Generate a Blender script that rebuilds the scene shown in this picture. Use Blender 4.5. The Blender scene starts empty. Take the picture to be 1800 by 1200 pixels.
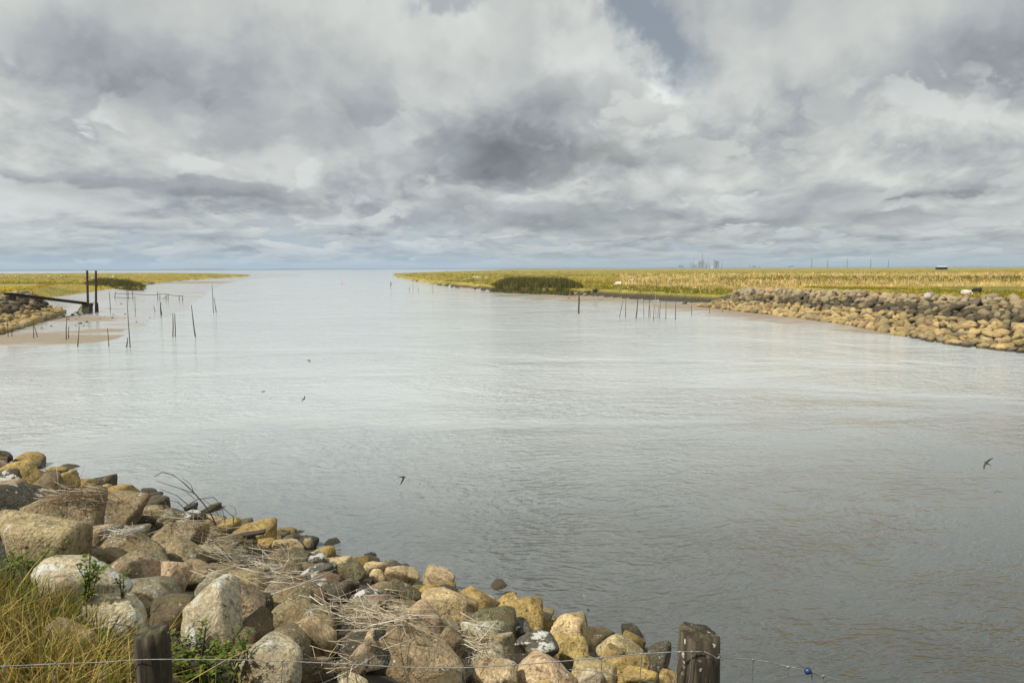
import bpy, bmesh, math, random
import numpy as np
from mathutils import Vector, Matrix, Euler, noise as mnoise

random.seed(11)
rng = np.random.default_rng(11)
scene = bpy.context.scene
col = scene.collection

# ------------------------------------------------------------------ camera
CAM_H = 5.0
F_PX = 1200.0                       # 24 mm on a 36 mm sensor, picture 1800 px wide
PITCH = math.atan((600.0 - 472.3) / F_PX)
ROLL = math.radians(0.22)
cam_data = bpy.data.cameras.new('camera')
cam_data.lens = 24.0
cam_data.sensor_width = 36.0
cam_data.clip_start = 0.05
cam_data.clip_end = 60000.0
cam = bpy.data.objects.new('camera', cam_data)
cam.location = (0, 0, CAM_H)
CAM_R = (Matrix.Rotation(math.pi / 2 - PITCH, 3, 'X') @ Matrix.Rotation(-ROLL, 3, 'Z'))
cam.rotation_euler = CAM_R.to_euler()
col.objects.link(cam)
scene.camera = cam

def ray(px, py):
    d = CAM_R @ Vector(((px - 900.0) / F_PX, (600.0 - py) / F_PX, -1.0))
    return d.normalized()

def at_z(px, py, z=0.0):
    d = ray(px, py)
    t = (z - CAM_H) / d.z
    return Vector((d.x * t, d.y * t, z))

def at_y(px, py, y):
    d = ray(px, py)
    t = y / d.y
    return Vector((d.x * t, y, CAM_H + d.z * t))

# ------------------------------------------------------------------ render settings
scene.render.engine = 'CYCLES'
scene.cycles.use_denoising = True
scene.cycles.max_bounces = 6
scene.cycles.diffuse_bounces = 2
scene.cycles.glossy_bounces = 3
scene.cycles.transparent_max_bounces = 8
scene.cycles.volume_bounces = 1
scene.cycles.sample_clamp_direct = 1.6
scene.cycles.sample_clamp_indirect = 2.0
scene.cycles.caustics_reflective = False
scene.cycles.caustics_refractive = False
scene.view_settings.view_transform = 'Standard'
scene.view_settings.look = 'None'
scene.view_settings.exposure = 0.15
scene.view_settings.gamma = 1.0
scene.view_settings.use_curve_mapping = False

# ------------------------------------------------------------------ node helpers
class NT:
    """tiny expression builder over a node tree"""
    def __init__(self, tree):
        self.t = tree
    def new(self, kind, **kw):
        n = self.t.nodes.new(kind)
        for k, v in kw.items():
            setattr(n, k, v)
        return n
    def put(self, sock, v):
        if v is None:
            return
        if isinstance(v, bpy.types.NodeSocket):
            self.t.links.new(v, sock)
        else:
            if sock.type == 'RGBA' and len(v) == 3:
                v = (*v, 1.0)
            sock.default_value = v
    def m(self, op, a, b=None, c=None, clamp=False):
        n = self.new('ShaderNodeMath', operation=op, use_clamp=clamp)
        self.put(n.inputs[0], a); self.put(n.inputs[1], b); self.put(n.inputs[2], c)
        return n.outputs[0]
    def vm(self, op, a, b=None, s=None):
        n = self.new('ShaderNodeVectorMath', operation=op)
        self.put(n.inputs[0], a); self.put(n.inputs[1], b)
        if s is not None:
            self.put(n.inputs['Scale'], s)
        return n.outputs['Vector'] if op not in ('LENGTH', 'DOT_PRODUCT', 'DISTANCE') else n.outputs['Value']
    def xyz(self, v):
        n = self.new('ShaderNodeSeparateXYZ'); self.put(n.inputs[0], v)
        return n.outputs
    def vec(self, x, y, z):
        n = self.new('ShaderNodeCombineXYZ')
        self.put(n.inputs[0], x); self.put(n.inputs[1], y); self.put(n.inputs[2], z)
        return n.outputs[0]
    def noise(self, v, scale, detail=4, rough=0.5, dist=0.0, lac=2.0):
        n = self.new('ShaderNodeTexNoise')
        self.put(n.inputs['Vector'], v)
        n.inputs['Scale'].default_value = scale; n.inputs['Detail'].default_value = detail
        n.inputs['Roughness'].default_value = rough; n.inputs['Distortion'].default_value = dist
        n.inputs['Lacunarity'].default_value = lac
        return n.outputs
    def voro(self, v, scale, feature='F1', rnd=1.0):
        n = self.new('ShaderNodeTexVoronoi', feature=feature)
        self.put(n.inputs['Vector'], v); n.inputs['Scale'].default_value = scale
        n.inputs['Randomness'].default_value = rnd
        return n.outputs
    def ss(self, x, lo, hi, a=0.0, b=1.0):
        n = self.new('ShaderNodeMapRange', interpolation_type='SMOOTHSTEP')
        self.put(n.inputs[0], x)
        for i, v in zip((1, 2, 3, 4), (lo, hi, a, b)):
            self.put(n.inputs[i], v)
        return n.outputs[0]
    def lin(self, x, lo, hi, a=0.0, b=1.0):
        n = self.new('ShaderNodeMapRange')
        self.put(n.inputs[0], x)
        for i, v in zip((1, 2, 3, 4), (lo, hi, a, b)):
            self.put(n.inputs[i], v)
        return n.outputs[0]
    def mix(self, f, a, b, mode='MIX'):
        n = self.new('ShaderNodeMix', data_type='RGBA', blend_type=mode)
        self.put(n.inputs[0], f); self.put(n.inputs[6], a); self.put(n.inputs[7], b)
        return n.outputs[2]
    def ramp(self, f, stops):
        n = self.new('ShaderNodeValToRGB')
        self.put(n.inputs[0], f)
        e = n.color_ramp.elements
        while len(e) < len(stops):
            e.new(0.5)
        for el, (p, c) in zip(e, stops):
            el.position = p; el.color = (*c, 1.0)
        return n.outputs[0]

# ------------------------------------------------------------------ world: broken grey cloud over pale blue
SUN_EL = math.radians(50)
SUN_AZ = math.radians(-122)          # from the left and a little behind, clockwise from +Y
world = bpy.data.worlds.new('World')
scene.world = world
world.use_nodes = True
W = NT(world.node_tree)
world.node_tree.nodes.clear()
sky = W.new('ShaderNodeTexSky', sky_type='NISHITA')
sky.sun_disc = False
sky.sun_elevation = SUN_EL
sky.sun_rotation = SUN_AZ
sky.altitude = 0.0
sky.air_density = 1.0
sky.dust_density = 2.0
D = W.new('ShaderNodeTexCoord').outputs['Generated']
dx, dy, dz = W.xyz(D)
hor = W.m('SQRT', W.m('ADD', W.m('MULTIPLY', dx, dx), W.m('MULTIPLY', dy, dy)))
hor = W.m('MAXIMUM', hor, 0.02)
az = W.m('ARCTAN2', dx, dy)
el = W.m('MAXIMUM', W.m('ARCSINE', dz), 0.0)
cx = W.m('DIVIDE', dx, hor); cy = W.m('DIVIDE', dy, hor)
elb = W.m('ADD', el, 0.055)
lg = W.m('LOGARITHM', elb, math.e)
Q = W.vec(cx, cy, W.m('MULTIPLY', lg, 0.37))
wn = W.noise(Q, 2.6, 5, 0.55)['Color']
wv = W.vm('SUBTRACT', wn, (0.5, 0.5, 0.5))
wn2 = W.noise(W.vm('ADD', Q, (3.1, 7.7, 1.3)), 11.0, 5, 0.6)['Color']
wv2 = W.vm('SUBTRACT', wn2, (0.5, 0.5, 0.5))
Qw = W.vm('ADD', Q, W.vm('ADD', W.vm('SCALE', wv, s=0.16), W.vm('SCALE', wv2, s=0.035)))
def relief(scale, detail, rough, off, seed):
    p = W.vm('ADD', Qw, (seed, seed * 1.7, seed * 0.6))
    a = W.noise(p, scale, detail, rough)['Fac']
    b = W.noise(W.vm('ADD', p, off), scale, detail, rough)['Fac']
    return a, W.m('SUBTRACT', a, b)
nA, rA = relief(2.2, 7, 0.50, (-0.03, 0.0, 0.06), 0.0)
# warped angular coordinates in which the big cloud masses lie
wx, wy, wz = W.xyz(wv)
w2x, w2y, w2z = W.xyz(wv2)
azw = W.m('ADD', az, W.m('ADD', W.m('MULTIPLY', wx, 0.22), W.m('MULTIPLY', w2x, 0.13)))
elw = W.m('ADD', el, W.m('MULTIPLY', W.m('ADD', W.m('MULTIPLY', wz, 0.70), W.m('MULTIPLY', w2z, 0.55)), elb))
def azel(px, py):
    d = ray(px, py)
    return math.atan2(d.x, d.y), math.asin(d.z)
def blob(px, py, rx, ry, edge=0.9, rot=0.0):
    a0, e0 = azel(px, py)
    u = W.m('SUBTRACT', azw, a0); v = W.m('SUBTRACT', elw, e0)
    c, s = math.cos(rot), math.sin(rot)
    ur = W.m('ADD', W.m('MULTIPLY', u, c), W.m('MULTIPLY', v, s))
    vr = W.m('SUBTRACT', W.m('MULTIPLY', v, c), W.m('MULTIPLY', u, s))
    ur = W.m('MULTIPLY', ur, 1200.0 / rx); vr = W.m('MULTIPLY', vr, 1200.0 / ry)
    r = W.m('SQRT', W.m('ADD', W.m('MULTIPLY', ur, ur), W.m('MULTIPLY', vr, vr)))
    return W.ss(r, 1.0 + edge, 1.0 - edge)
def tinted(L):
    t = W.mix(W.ss(L, 0.28, 0.56), (0.915, 1.0, 1.085), (0.98, 1.02, 0.99))
    return W.vm('SCALE', t, s=L)
L = W.m('MULTIPLY_ADD', rA, 1.25, 0.505)
L = W.m('MULTIPLY_ADD', W.m('SUBTRACT', nA, 0.5), -0.20, L)
# (x, y, half width, half height, change, edge softness, tilt)
MASS = [
    (250, 90, 420, 110, -0.05, 0.9, -0.15), (560, 215, 420, 55, -0.085, 0.8, -0.22),
    (840, 215, 120, 60, -0.06, 0.7, -0.3),
    (900, 90, 200, 110, 0.08, 0.7, -0.5), (1010, 100, 60, 70, 0.11, 0.35, -0.4), (1155, 152, 42, 34, 0.17, 0.3, 0.0),
    (1270, 70, 100, 50, 0.06, 0.6, 0.0), (120, 190, 190, 40, 0.09, 0.8, -0.35),
    (1250, 240, 90, 50, 0.08, 0.8, -0.5), (300, 290, 300, 30, 0.05, 0.9, -0.1),
    (1640, 325, 330, 66, 0.19, 0.8, 0.10),
    (1650, 170, 280, 46, -0.10, 0.9, 0.12), (1790, 70, 120, 90, -0.05, 0.9, 0.0),
    (1390, 285, 80, 10, -0.08, 0.6, 0.0),
]
for (px, py, rx, ry, dl, ed, rot) in MASS:
    L = W.m('MULTIPLY_ADD', blob(px, py, rx, ry, ed, rot), dl, L)
L = W.m('MAXIMUM', W.m('MINIMUM', L, 0.78), 0.25)
# gaps through which the blue shows: a few big ones plus thin openings from the noise
gap = W.m('MAXIMUM', blob(1085, 30, 150, 55, 0.5, -0.75), W.m('MULTIPLY', blob(170, 362, 150, 22, 0.5, -0.1), 0.9))
gap = W.m('MAXIMUM', gap, W.m('MULTIPLY', blob(815, 8, 60, 30, 0.6, 0.0), 0.6))
gap = W.m('MAXIMUM', gap, W.m('MULTIPLY', W.ss(nA, 0.34, 0.27), 0.6))
gap = W.m('MINIMUM', W.m('MAXIMUM', gap, 0.0), 1.0)
bluesky = W.vm('SCALE', W.mix(0.6, sky.outputs[0], (5.2, 5.7, 6.1)), s=0.066)
full = W.mix(gap, tinted(L), bluesky)
# lower cumulus: crisp puffy tops, shaded flat bases, smaller and flatter towards the horizon
def deck(full, scale, seed, lo, hi, thr, soft, bright, dark, gain, amount, off):
    n, r = relief(scale, 7, 0.55, off, seed)
    a = W.ss(W.m('ADD', n, W.m('MULTIPLY', r, 0.5)), thr, thr + soft)
    a = W.m('MULTIPLY', W.m('MULTIPLY', a, W.m('MULTIPLY', W.ss(el, lo[0], lo[1]), W.ss(el, hi[0], hi[1]))), amount)
    lum = W.m('MULTIPLY_ADD', r, gain, 0.5 * (bright + dark))
    lum = W.m('MULTIPLY_ADD', W.ss(n, thr, thr + 0.25), -0.16, W.m('ADD', lum, 0.07))
    lum = W.m('MAXIMUM', W.m('MINIMUM', lum, bright), dark)
    return W.mix(a, full, tinted(lum))
full = W.mix(W.ss(el, 0.11, 0.0, 0.0, 0.85), full, (0.40, 0.475, 0.545))
low = W.ss(el, 0.055, 0.0, 0.0, 0.8)                # far rain-grey band over the sea
full = W.mix(low, full, (0.225, 0.295, 0.375))
full = deck(full, 5.5, 5.0, (0.04, 0.09), (0.30, 0.17), 0.42, 0.07, 0.66, 0.22, 2.0, 0.9, (-0.016, 0.0, 0.05))
full = deck(full, 9.0, 9.0, (0.0, 0.010), (0.13, 0.06), 0.42, 0.06, 0.64, 0.27, 1.9, 0.88, (-0.010, 0.0, 0.030))
full = deck(full, 15.0, 13.0, (0.0, 0.008), (0.075, 0.035), 0.44, 0.06, 0.56, 0.27, 1.6, 0.62, (-0.006, 0.0, 0.020))
for (px, py, rx, ry, ed, lum, amt) in ((1440, 368, 105, 26, 0.35, 0.35, 0.6), (1600, 376, 38, 12, 0.3, 0.34, 0.6),
                                       (1780, 372, 50, 18, 0.35, 0.35, 0.6), (820, 296, 300, 26, 0.7, 0.31, 0.6), (330, 338, 170, 16, 0.5, 0.32, 0.6), (560, 240, 280, 30, 0.8, 0.34, 0.5), (1000, 372, 200, 18, 0.5, 0.31, 0.6),
                                       (60, 352, 105, 28, 0.2, 0.62, 0.8)):
    full = W.mix(W.m('MULTIPLY', blob(px, py, rx, ry, ed, -0.05), amt), full, tinted(W.m('MULTIPLY_ADD', rA, 2.0, lum)))
full = W.vm('SCALE', full, s=9.8)
bg = W.new('ShaderNodeBackground')
W.put(bg.inputs['Color'], full)
bg.inputs['Strength'].default_value = 0.1
out = W.new('ShaderNodeOutputWorld')
world.node_tree.links.new(bg.outputs[0], out.inputs[0])
world.cycles.sampling_method = 'MANUAL'
world.cycles.sample_map_resolution = 512

sun_data = bpy.data.lights.new('sun', 'SUN')
sun_data.energy = 4.0
sun_data.angle = math.radians(1.5)
sun_data.color = (1.0, 0.945, 0.85)
sun = bpy.data.objects.new('sun', sun_data)
sd = Vector((math.sin(SUN_AZ) * math.cos(SUN_EL), math.cos(SUN_AZ) * math.cos(SUN_EL), math.sin(SUN_EL)))
sun.rotation_euler = sd.to_track_quat('Z', 'Y').to_euler()
sun.location = (-20, -5, 40)
col.objects.link(sun)

# ------------------------------------------------------------------ object helpers
def tag(o, label=None, category=None, group=None, kind=None):
    if label: o['label'] = label
    if category: o['category'] = category
    if group: o['group'] = group
    if kind: o['kind'] = kind
    return o

def mesh(name, verts, faces, smooth=False):
    me = bpy.data.meshes.new(name)
    me.from_pydata([tuple(v) for v in verts], [], [tuple(f) for f in faces])
    if smooth:
        me.shade_smooth()
    me.update()
    return me

def mesh_np(name, verts, faces, smooth=False):
    """verts (n,3) float, faces (m,k) int, k = 3 or 4"""
    verts = np.asarray(verts, dtype=np.float32); faces = np.asarray(faces, dtype=np.int32)
    me = bpy.data.meshes.new(name)
    k = faces.shape[1]
    me.vertices.add(len(verts)); me.vertices.foreach_set('co', verts.ravel())
    me.loops.add(faces.size); me.loops.foreach_set('vertex_index', faces.ravel())
    me.polygons.add(len(faces))
    me.polygons.foreach_set('loop_start', np.arange(0, faces.size, k, dtype=np.int32))
    if smooth:
        me.polygons.foreach_set('use_smooth', np.ones(len(faces), dtype=bool))
    me.update(calc_edges=True)
    return me

def obj(name, me, mat=None, parent=None, loc=None):
    o = bpy.data.objects.new(name, me)
    if mat is not None and me is not None and not me.materials:
        me.materials.append(mat)
    col.objects.link(o)
    if parent is not None:
        o.parent = parent
    if loc is not None:
        o.location = loc
    return o

def empty(name, loc, label, category, group=None):
    o = bpy.data.objects.new(name, None)
    o.empty_display_size = 0.3
    o.location = loc
    col.objects.link(o)
    return tag(o, label, category, group)

def colour_attr(me, cols):
    a = me.color_attributes.new('tint', 'FLOAT_COLOR', 'POINT')
    c = np.ones((len(me.vertices), 4), dtype=np.float32)
    c[:, :3] = cols
    a.data.foreach_set('color', c.ravel())

class Geo:
    """collects prisms, tubes and boxes into one mesh"""
    def __init__(self):
        self.v = []; self.f = []
    def tube(self, pts, radii, n=6, cap=True):
        pts = [Vector(p) for p in pts]
        if not hasattr(radii, '__len__'):
            radii = [radii] * len(pts)
        b = len(self.v)
        for i, p in enumerate(pts):
            d = (pts[min(i + 1, len(pts) - 1)] - pts[max(i - 1, 0)]).normalized()
            a = d.orthogonal().normalized() if abs(d.z) < 0.9 else Vector((1, 0, 0)).cross(d).normalized()
            c = d.cross(a)
            for k in range(n):
                t = 2 * math.pi * k / n
                self.v.append(p + (a * math.cos(t) + c * math.sin(t)) * radii[i])
        for i in range(len(pts) - 1):
            for k in range(n):
                k2 = (k + 1) % n
                self.f.append((b + i * n + k, b + i * n + k2, b + (i + 1) * n + k2, b + (i + 1) * n + k))
        if cap:
            self.f.append(tuple(b + k for k in range(n))[::-1])
            e = b + (len(pts) - 1) * n
            self.f.append(tuple(e + k for k in range(n)))
        return self
    def box(self, c, s, rot=None):
        b = len(self.v)
        c = Vector(c)
        for dz in (-0.5, 0.5):
            for dx, dy in ((-0.5, -0.5), (0.5, -0.5), (0.5, 0.5), (-0.5, 0.5)):
                p = Vector((dx * s[0], dy * s[1], dz * s[2]))
                if rot is not None:
                    p = rot @ p
                self.v.append(c + p)
        for q in ((0, 3, 2, 1), (4, 5, 6, 7), (0, 1, 5, 4), (1, 2, 6, 5), (2, 3, 7, 6), (3, 0, 4, 7)):
            self.f.append(tuple(b + i for i in q))
        return self
    def beam(self, p, q, w, h):
        p = Vector(p); q = Vector(q)
        d = (q - p)
        rot = d.to_track_quat('X', 'Z').to_matrix()
        return self.box((p + q) / 2, (d.length, w, h), rot)
    def mesh(self, name, smooth=False):
        return mesh(name, self.v, self.f, smooth)

# ------------------------------------------------------------------ materials
def material(name):
    m = bpy.data.materials.new(name)
    m.use_nodes = True
    t = NT(m.node_tree)
    p = m.node_tree.nodes['Principled BSDF']
    return m, t, p

def bump(t, p, height, strength, dist):
    b = t.new('ShaderNodeBump')
    b.inputs['Strength'].default_value = strength
    b.inputs['Distance'].default_value = dist
    t.put(b.inputs['Height'], height)
    t.put(p.inputs['Normal'], b.outputs[0])

def simple(name, c, rough=0.8, var=0.35, scale=8.0, stretch=(1, 1, 1), bump_s=0.0, metallic=0.0):
    m, t, p = material(name)
    co = t.new('ShaderNodeTexCoord').outputs['Object']
    co = t.vm('MULTIPLY', co, stretch)
    n = t.noise(co, scale, 5, 0.6)['Fac']
    k = t.lin(n, 0.3, 0.7, 1.0 - var, 1.0 + var)
    t.put(p.inputs['Base Color'], t.vm('SCALE', t.mix(0.0, c, c), s=k))
    p.inputs['Roughness'].default_value = rough
    p.inputs['Metallic'].default_value = metallic
    if bump_s:
        bump(t, p, n, bump_s, 0.01)
    return m

M_EARTH = simple('bank_earth', (0.050, 0.042, 0.026), 0.95, 0.5, 3.0)
# --- water: silty, rippled by wind, slick in patches
def make_water():
    m, t, p = material('water')
    co = t.new('ShaderNodeNewGeometry').outputs['Position']
    rot = t.new('ShaderNodeVectorRotate', rotation_type='Z_AXIS')
    t.put(rot.inputs['Vector'], co); rot.inputs['Angle'].default_value = math.radians(-14)
    c = rot.outputs[0]
    warp = t.vm('SCALE', t.vm('SUBTRACT', t.noise(co, 0.22, 3, 0.5)['Color'], (0.5, 0.5, 0.5)), s=2.4)
    cw = t.vm('ADD', c, warp)
    patch = t.noise(t.vm('MULTIPLY', co, (0.06, 0.11, 0.0)), 1.0, 3, 0.55, 0.6)['Fac']
    amp = t.ss(patch, 0.38, 0.60, 0.22, 1.15)
    w1 = t.noise(t.vm('MULTIPLY', cw, (0.9, 2.3, 1.0)), 1.25, 3, 0.55)['Fac']
    w2 = t.noise(t.vm('MULTIPLY', cw, (1.5, 3.2, 1.0)), 2.6, 2, 0.5)['Fac']
    w0 = t.noise(t.vm('MULTIPLY', cw, (0.25, 0.6, 1.0)), 1.0, 2, 0.5)['Fac']
    h = t.m('ADD', t.m('MULTIPLY', t.m('MULTIPLY', w1, 0.150), amp), t.m('MULTIPLY', t.m('MULTIPLY', w2, 0.095), amp))
    h = t.m('ADD', h, t.m('MULTIPLY', w0, 0.05))
    b = t.new('ShaderNodeBump')
    b.inputs['Strength'].default_value = 1.0
    b.inputs['Distance'].default_value = 1.0
    t.put(b.inputs['Height'], h)
    t.put(p.inputs['Normal'], b.outputs[0])
    # body colour brightens with distance, putting the far sky reflection into the silt tone
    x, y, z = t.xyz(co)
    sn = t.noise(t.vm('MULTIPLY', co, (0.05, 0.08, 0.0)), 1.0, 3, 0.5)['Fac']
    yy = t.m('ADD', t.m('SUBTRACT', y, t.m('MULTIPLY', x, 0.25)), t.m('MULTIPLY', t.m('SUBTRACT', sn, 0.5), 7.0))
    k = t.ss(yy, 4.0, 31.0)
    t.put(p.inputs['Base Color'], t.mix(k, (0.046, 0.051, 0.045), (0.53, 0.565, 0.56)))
    p.inputs['Roughness'].default_value = 0.09
    p.inputs['IOR'].default_value = 2.0
    return m
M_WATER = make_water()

# --- tidal mud: wet and shining in sheets, drier brown ridges
def make_mud():
    m, t, p = material('mud')
    co = t.new('ShaderNodeNewGeometry').outputs['Position']
    x, y, z = t.xyz(co)
    n = t.noise(t.vm('MULTIPLY', co, (0.05, 0.13, 0.0)), 1.0, 5, 0.55, 0.5)['Fac']
    f = t.noise(t.vm('MULTIPLY', co, (0.5, 1.4, 0.0)), 1.0, 5, 0.6)['Fac']
    at = t.xyz(t.new('ShaderNodeVertexColor', layer_name='tint').outputs['Color'])[0]
    dry = t.ss(t.m('ADD', t.m('ADD', n, t.m('MULTIPLY', f, 0.40)), t.m('MULTIPLY', at, 0.36)), 0.72, 0.98)
    g = t.noise(co, 6.0, 4, 0.6)['Fac']
    colr = t.mix(dry, (0.47, 0.46, 0.435), (0.27, 0.215, 0.145))  # wet tone is paled, so part of its sky sheen sits in the colour
    colr = t.vm('SCALE', colr, s=t.lin(g, 0.3, 0.7, 0.82, 1.15))
    t.put(p.inputs['Base Color'], colr)
    t.put(p.inputs['Roughness'], t.lin(dry, 0, 1, 0.14, 0.6))
    p.inputs['IOR'].default_value = 1.6
    bump(t, p, t.m('ADD', t.m('MULTIPLY', f, 0.5), g), 0.10, 0.05)
    return m
M_MUD = make_mud()

# --- ground under the marsh grass
def make_marsh():
    m, t, p = material('marsh_turf')
    co = t.new('ShaderNodeNewGeometry').outputs['Position']
    nz = t.xyz(t.new('ShaderNodeNewGeometry').outputs['Normal'])[2]
    n = t.noise(t.vm('MULTIPLY', co, (0.04, 0.04, 0.0)), 1.0, 4, 0.6)['Fac']
    f = t.noise(co, 1.3, 5, 0.65)['Fac']
    c = t.ramp(t.m('ADD', t.m('MULTIPLY', n, 0.65), t.m('MULTIPLY', f, 0.35)),
               [(0.36, (0.120, 0.125, 0.018)), (0.47, (0.235, 0.200, 0.030)), (0.58, (0.38, 0.285, 0.060))])
    c = t.mix(t.ss(nz, 0.86, 0.62), c, (0.055, 0.045, 0.028))      # bare earth of the eroded edge
    t.put(p.inputs['Base Color'], c)
    p.inputs['Roughness'].default_value = 0.95
    bump(t, p, f, 0.6, 0.2)
    return m
M_MARSH = make_marsh()

def make_tinted(name, rough=0.85, trans=0.0):
    m, t, p = material(name)
    a = t.new('ShaderNodeVertexColor', layer_name='tint')
    t.put(p.inputs['Base Color'], a.outputs['Color'])
    p.inputs['Roughness'].default_value = rough
    p.inputs['Specular IOR Level'].default_value = 0.2
    if trans:
        tr = t.new('ShaderNodeBsdfTranslucent')
        t.put(tr.inputs['Color'], a.outputs['Color'])
        mx = t.new('ShaderNodeMixShader')
        mx.inputs[0].default_value = trans
        m.node_tree.links.new(p.outputs[0], mx.inputs[1])
        m.node_tree.links.new(tr.outputs[0], mx.inputs[2])
        o = [n for n in m.node_tree.nodes if n.type == 'OUTPUT_MATERIAL'][0]
        m.node_tree.links.new(mx.outputs[0], o.inputs[0])
    return m
M_GRASS = make_tinted('grass_blades', 0.85, 0.3)
M_STALK = make_tinted('dry_stalks', 0.7, 0.0)

# --- glacial boulders: colour from the object, lichen from the object's alpha
def make_rock(name, fine):
    m, t, p = material(name)
    info = t.new('ShaderNodeObjectInfo')
    base = info.outputs['Color']; lich = info.outputs['Alpha']; rnd = info.outputs['Random']
    geo = t.new('ShaderNodeNewGeometry')
    pos = geo.outputs['Position']
    co = t.vm('ADD', t.new('ShaderNodeTexCoord').outputs['Object'], t.vec(t.m('MULTIPLY', rnd, 37.0), t.m('MULTIPLY', rnd, 91.0), 0.0))
    if fine:
        big = t.noise(co, 1.6, 4, 0.6, 0.3)['Fac']
        mid = t.noise(co, 6.0, 5, 0.65)['Fac']
        gr = t.noise(co, 34.0, 4, 0.7)['Fac']
        k = t.m('MULTIPLY', t.lin(big, 0.3, 0.7, 0.62, 1.25), t.lin(mid, 0.3, 0.7, 0.80, 1.20))
        k = t.m('MULTIPLY', k, t.lin(gr, 0.3, 0.7, 0.50, 1.50))
        c = t.vm('SCALE', base, s=k)
        hue = t.noise(co, 2.7, 3, 0.6)['Fac']                       # rusty and olive stains
        c = t.mix(t.ss(hue, 0.50, 0.70, 0.0, 0.6), c, (0.235, 0.150, 0.065))
        hue2 = t.noise(t.vm('ADD', co, (9, 4, 2)), 2.2, 4, 0.65)['Fac']
        c = t.mix(t.ss(hue2, 0.54, 0.70, 0.0, 0.65), c, (0.085, 0.078, 0.045))
        dk = t.noise(t.vm('ADD', co, (19, 4, 7)), 13.0, 4, 0.7)['Fac']
        c = t.mix(t.ss(dk, 0.54, 0.68, 0.0, 0.8), c, (0.045, 0.040, 0.028))
        # crust lichen: pale roundish spots that gather in patches
        nz = t.xyz(geo.outputs['Normal'])[2]
        wco = t.vm('ADD', co, t.vm('SCALE', t.noise(co, 16.0, 4, 0.65)['Color'], s=0.22))
        vo = t.voro(wco, 6.0)
        area = t.noise(t.vm('ADD', co, (3, 8, 1)), 2.4, 3, 0.6)['Fac']
        spot = t.m('MULTIPLY', t.ss(t.m('ADD', vo['Distance'], t.m('MULTIPLY', t.m('SUBTRACT', mid, 0.5), 1.2)), 0.44, 0.30), t.ss(t.m('ADD', area, t.m('MULTIPLY', lich, 0.42)), 0.70, 0.78))
        vs = t.voro(t.vm('ADD', wco, (5, 5, 5)), 22.0)
        dots = t.m('MULTIPLY', t.ss(t.m('ADD', vs['Distance'], t.m('MULTIPLY', t.xyz(vs['Color'])[1], 0.22)), 0.34, 0.22), t.ss(t.m('ADD', t.xyz(vs['Color'])[0], t.m('MULTIPLY', lich, 0.45)), 0.82, 0.90))
        mask = t.m('MULTIPLY', t.m('MAXIMUM', spot, dots), t.ss(nz, -0.1, 0.25))
        c = t.mix(t.m('MULTIPLY', mask, 0.9), c, (0.66, 0.66, 0.60))
    else:
        mid = t.noise(co, 3.0, 4, 0.65)['Fac']
        gr = t.noise(co, 14.0, 3, 0.7)['Fac']
        k = t.m('MULTIPLY', t.lin(mid, 0.3, 0.7, 0.72, 1.22), t.lin(gr, 0.3, 0.7, 0.72, 1.28))
        k = t.m('MULTIPLY', k, t.lin(rnd, 0, 1, 0.8, 1.2))
        c = t.vm('SCALE', base, s=k)
    z = t.xyz(pos)[2]
    wet = t.ss(t.m('ADD', z, t.m('MULTIPLY', t.m('SUBTRACT', mid, 0.5), 0.25)), 0.26, 0.12)
    c = t.mix(t.m('MULTIPLY', wet, 0.8), c, (0.035, 0.032, 0.022))   # black weed line of the tide
    t.put(p.inputs['Base Color'], c)
    t.put(p.inputs['Roughness'], t.lin(wet, 0, 1, 0.88, 0.35))
    p.inputs['Specular IOR Level'].default_value = 0.3
    if fine:
        h = t.m('ADD', t.m('MULTIPLY', mid, 1.0), t.m('MULTIPLY', gr, 0.5))
        bump(t, p, h, 0.95, 0.06)
    else:
        bump(t, p, mid, 0.5, 0.08)
    return m
M_ROCK = make_rock('boulder_rock', True)
M_ROCK_FAR = make_rock('revetment_rock', False)

M_TIMBER = simple('dark_timber', (0.045, 0.036, 0.026), 0.85, 0.5, 6.0, (1, 1, 0.2))
M_RUST = simple('rusty_steel', (0.060, 0.030, 0.020), 0.8, 0.5, 3.0)
M_DECK = simple('mossy_planks', (0.20, 0.175, 0.085), 0.85, 0.35, 2.0)
M_STAKE = simple('weathered_stake', (0.085, 0.072, 0.052), 0.9, 0.5, 6.0, (1, 1, 0.3))
M_STAKE_PALE = simple('pale_stake', (0.36, 0.31, 0.21), 0.9, 0.3, 6.0, (1, 1, 0.3))
M_WIRE = simple('galvanised_wire', (0.20, 0.20, 0.19), 0.55, 0.5, 40.0, metallic=0.2)
M_BLUE = simple('blue_plastic', (0.010, 0.035, 0.13), 0.4, 0.2, 20.0)
M_TWIG = simple('dead_twig', (0.055, 0.038, 0.028), 0.9, 0.3, 10.0)
M_PORT = simple('harbour_grey', (0.20, 0.21, 0.24), 0.8, 0.1, 0.02)
M_PORT_PALE = simple('harbour_pale', (0.55, 0.55, 0.55), 0.8, 0.1, 0.02)
M_SHED = simple('tarred_boards', (0.035, 0.030, 0.028), 0.8, 0.2, 0.5)
M_BUOY = simple('orange_plastic', (0.75, 0.22, 0.04), 0.5, 0.1, 2.0)

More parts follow.
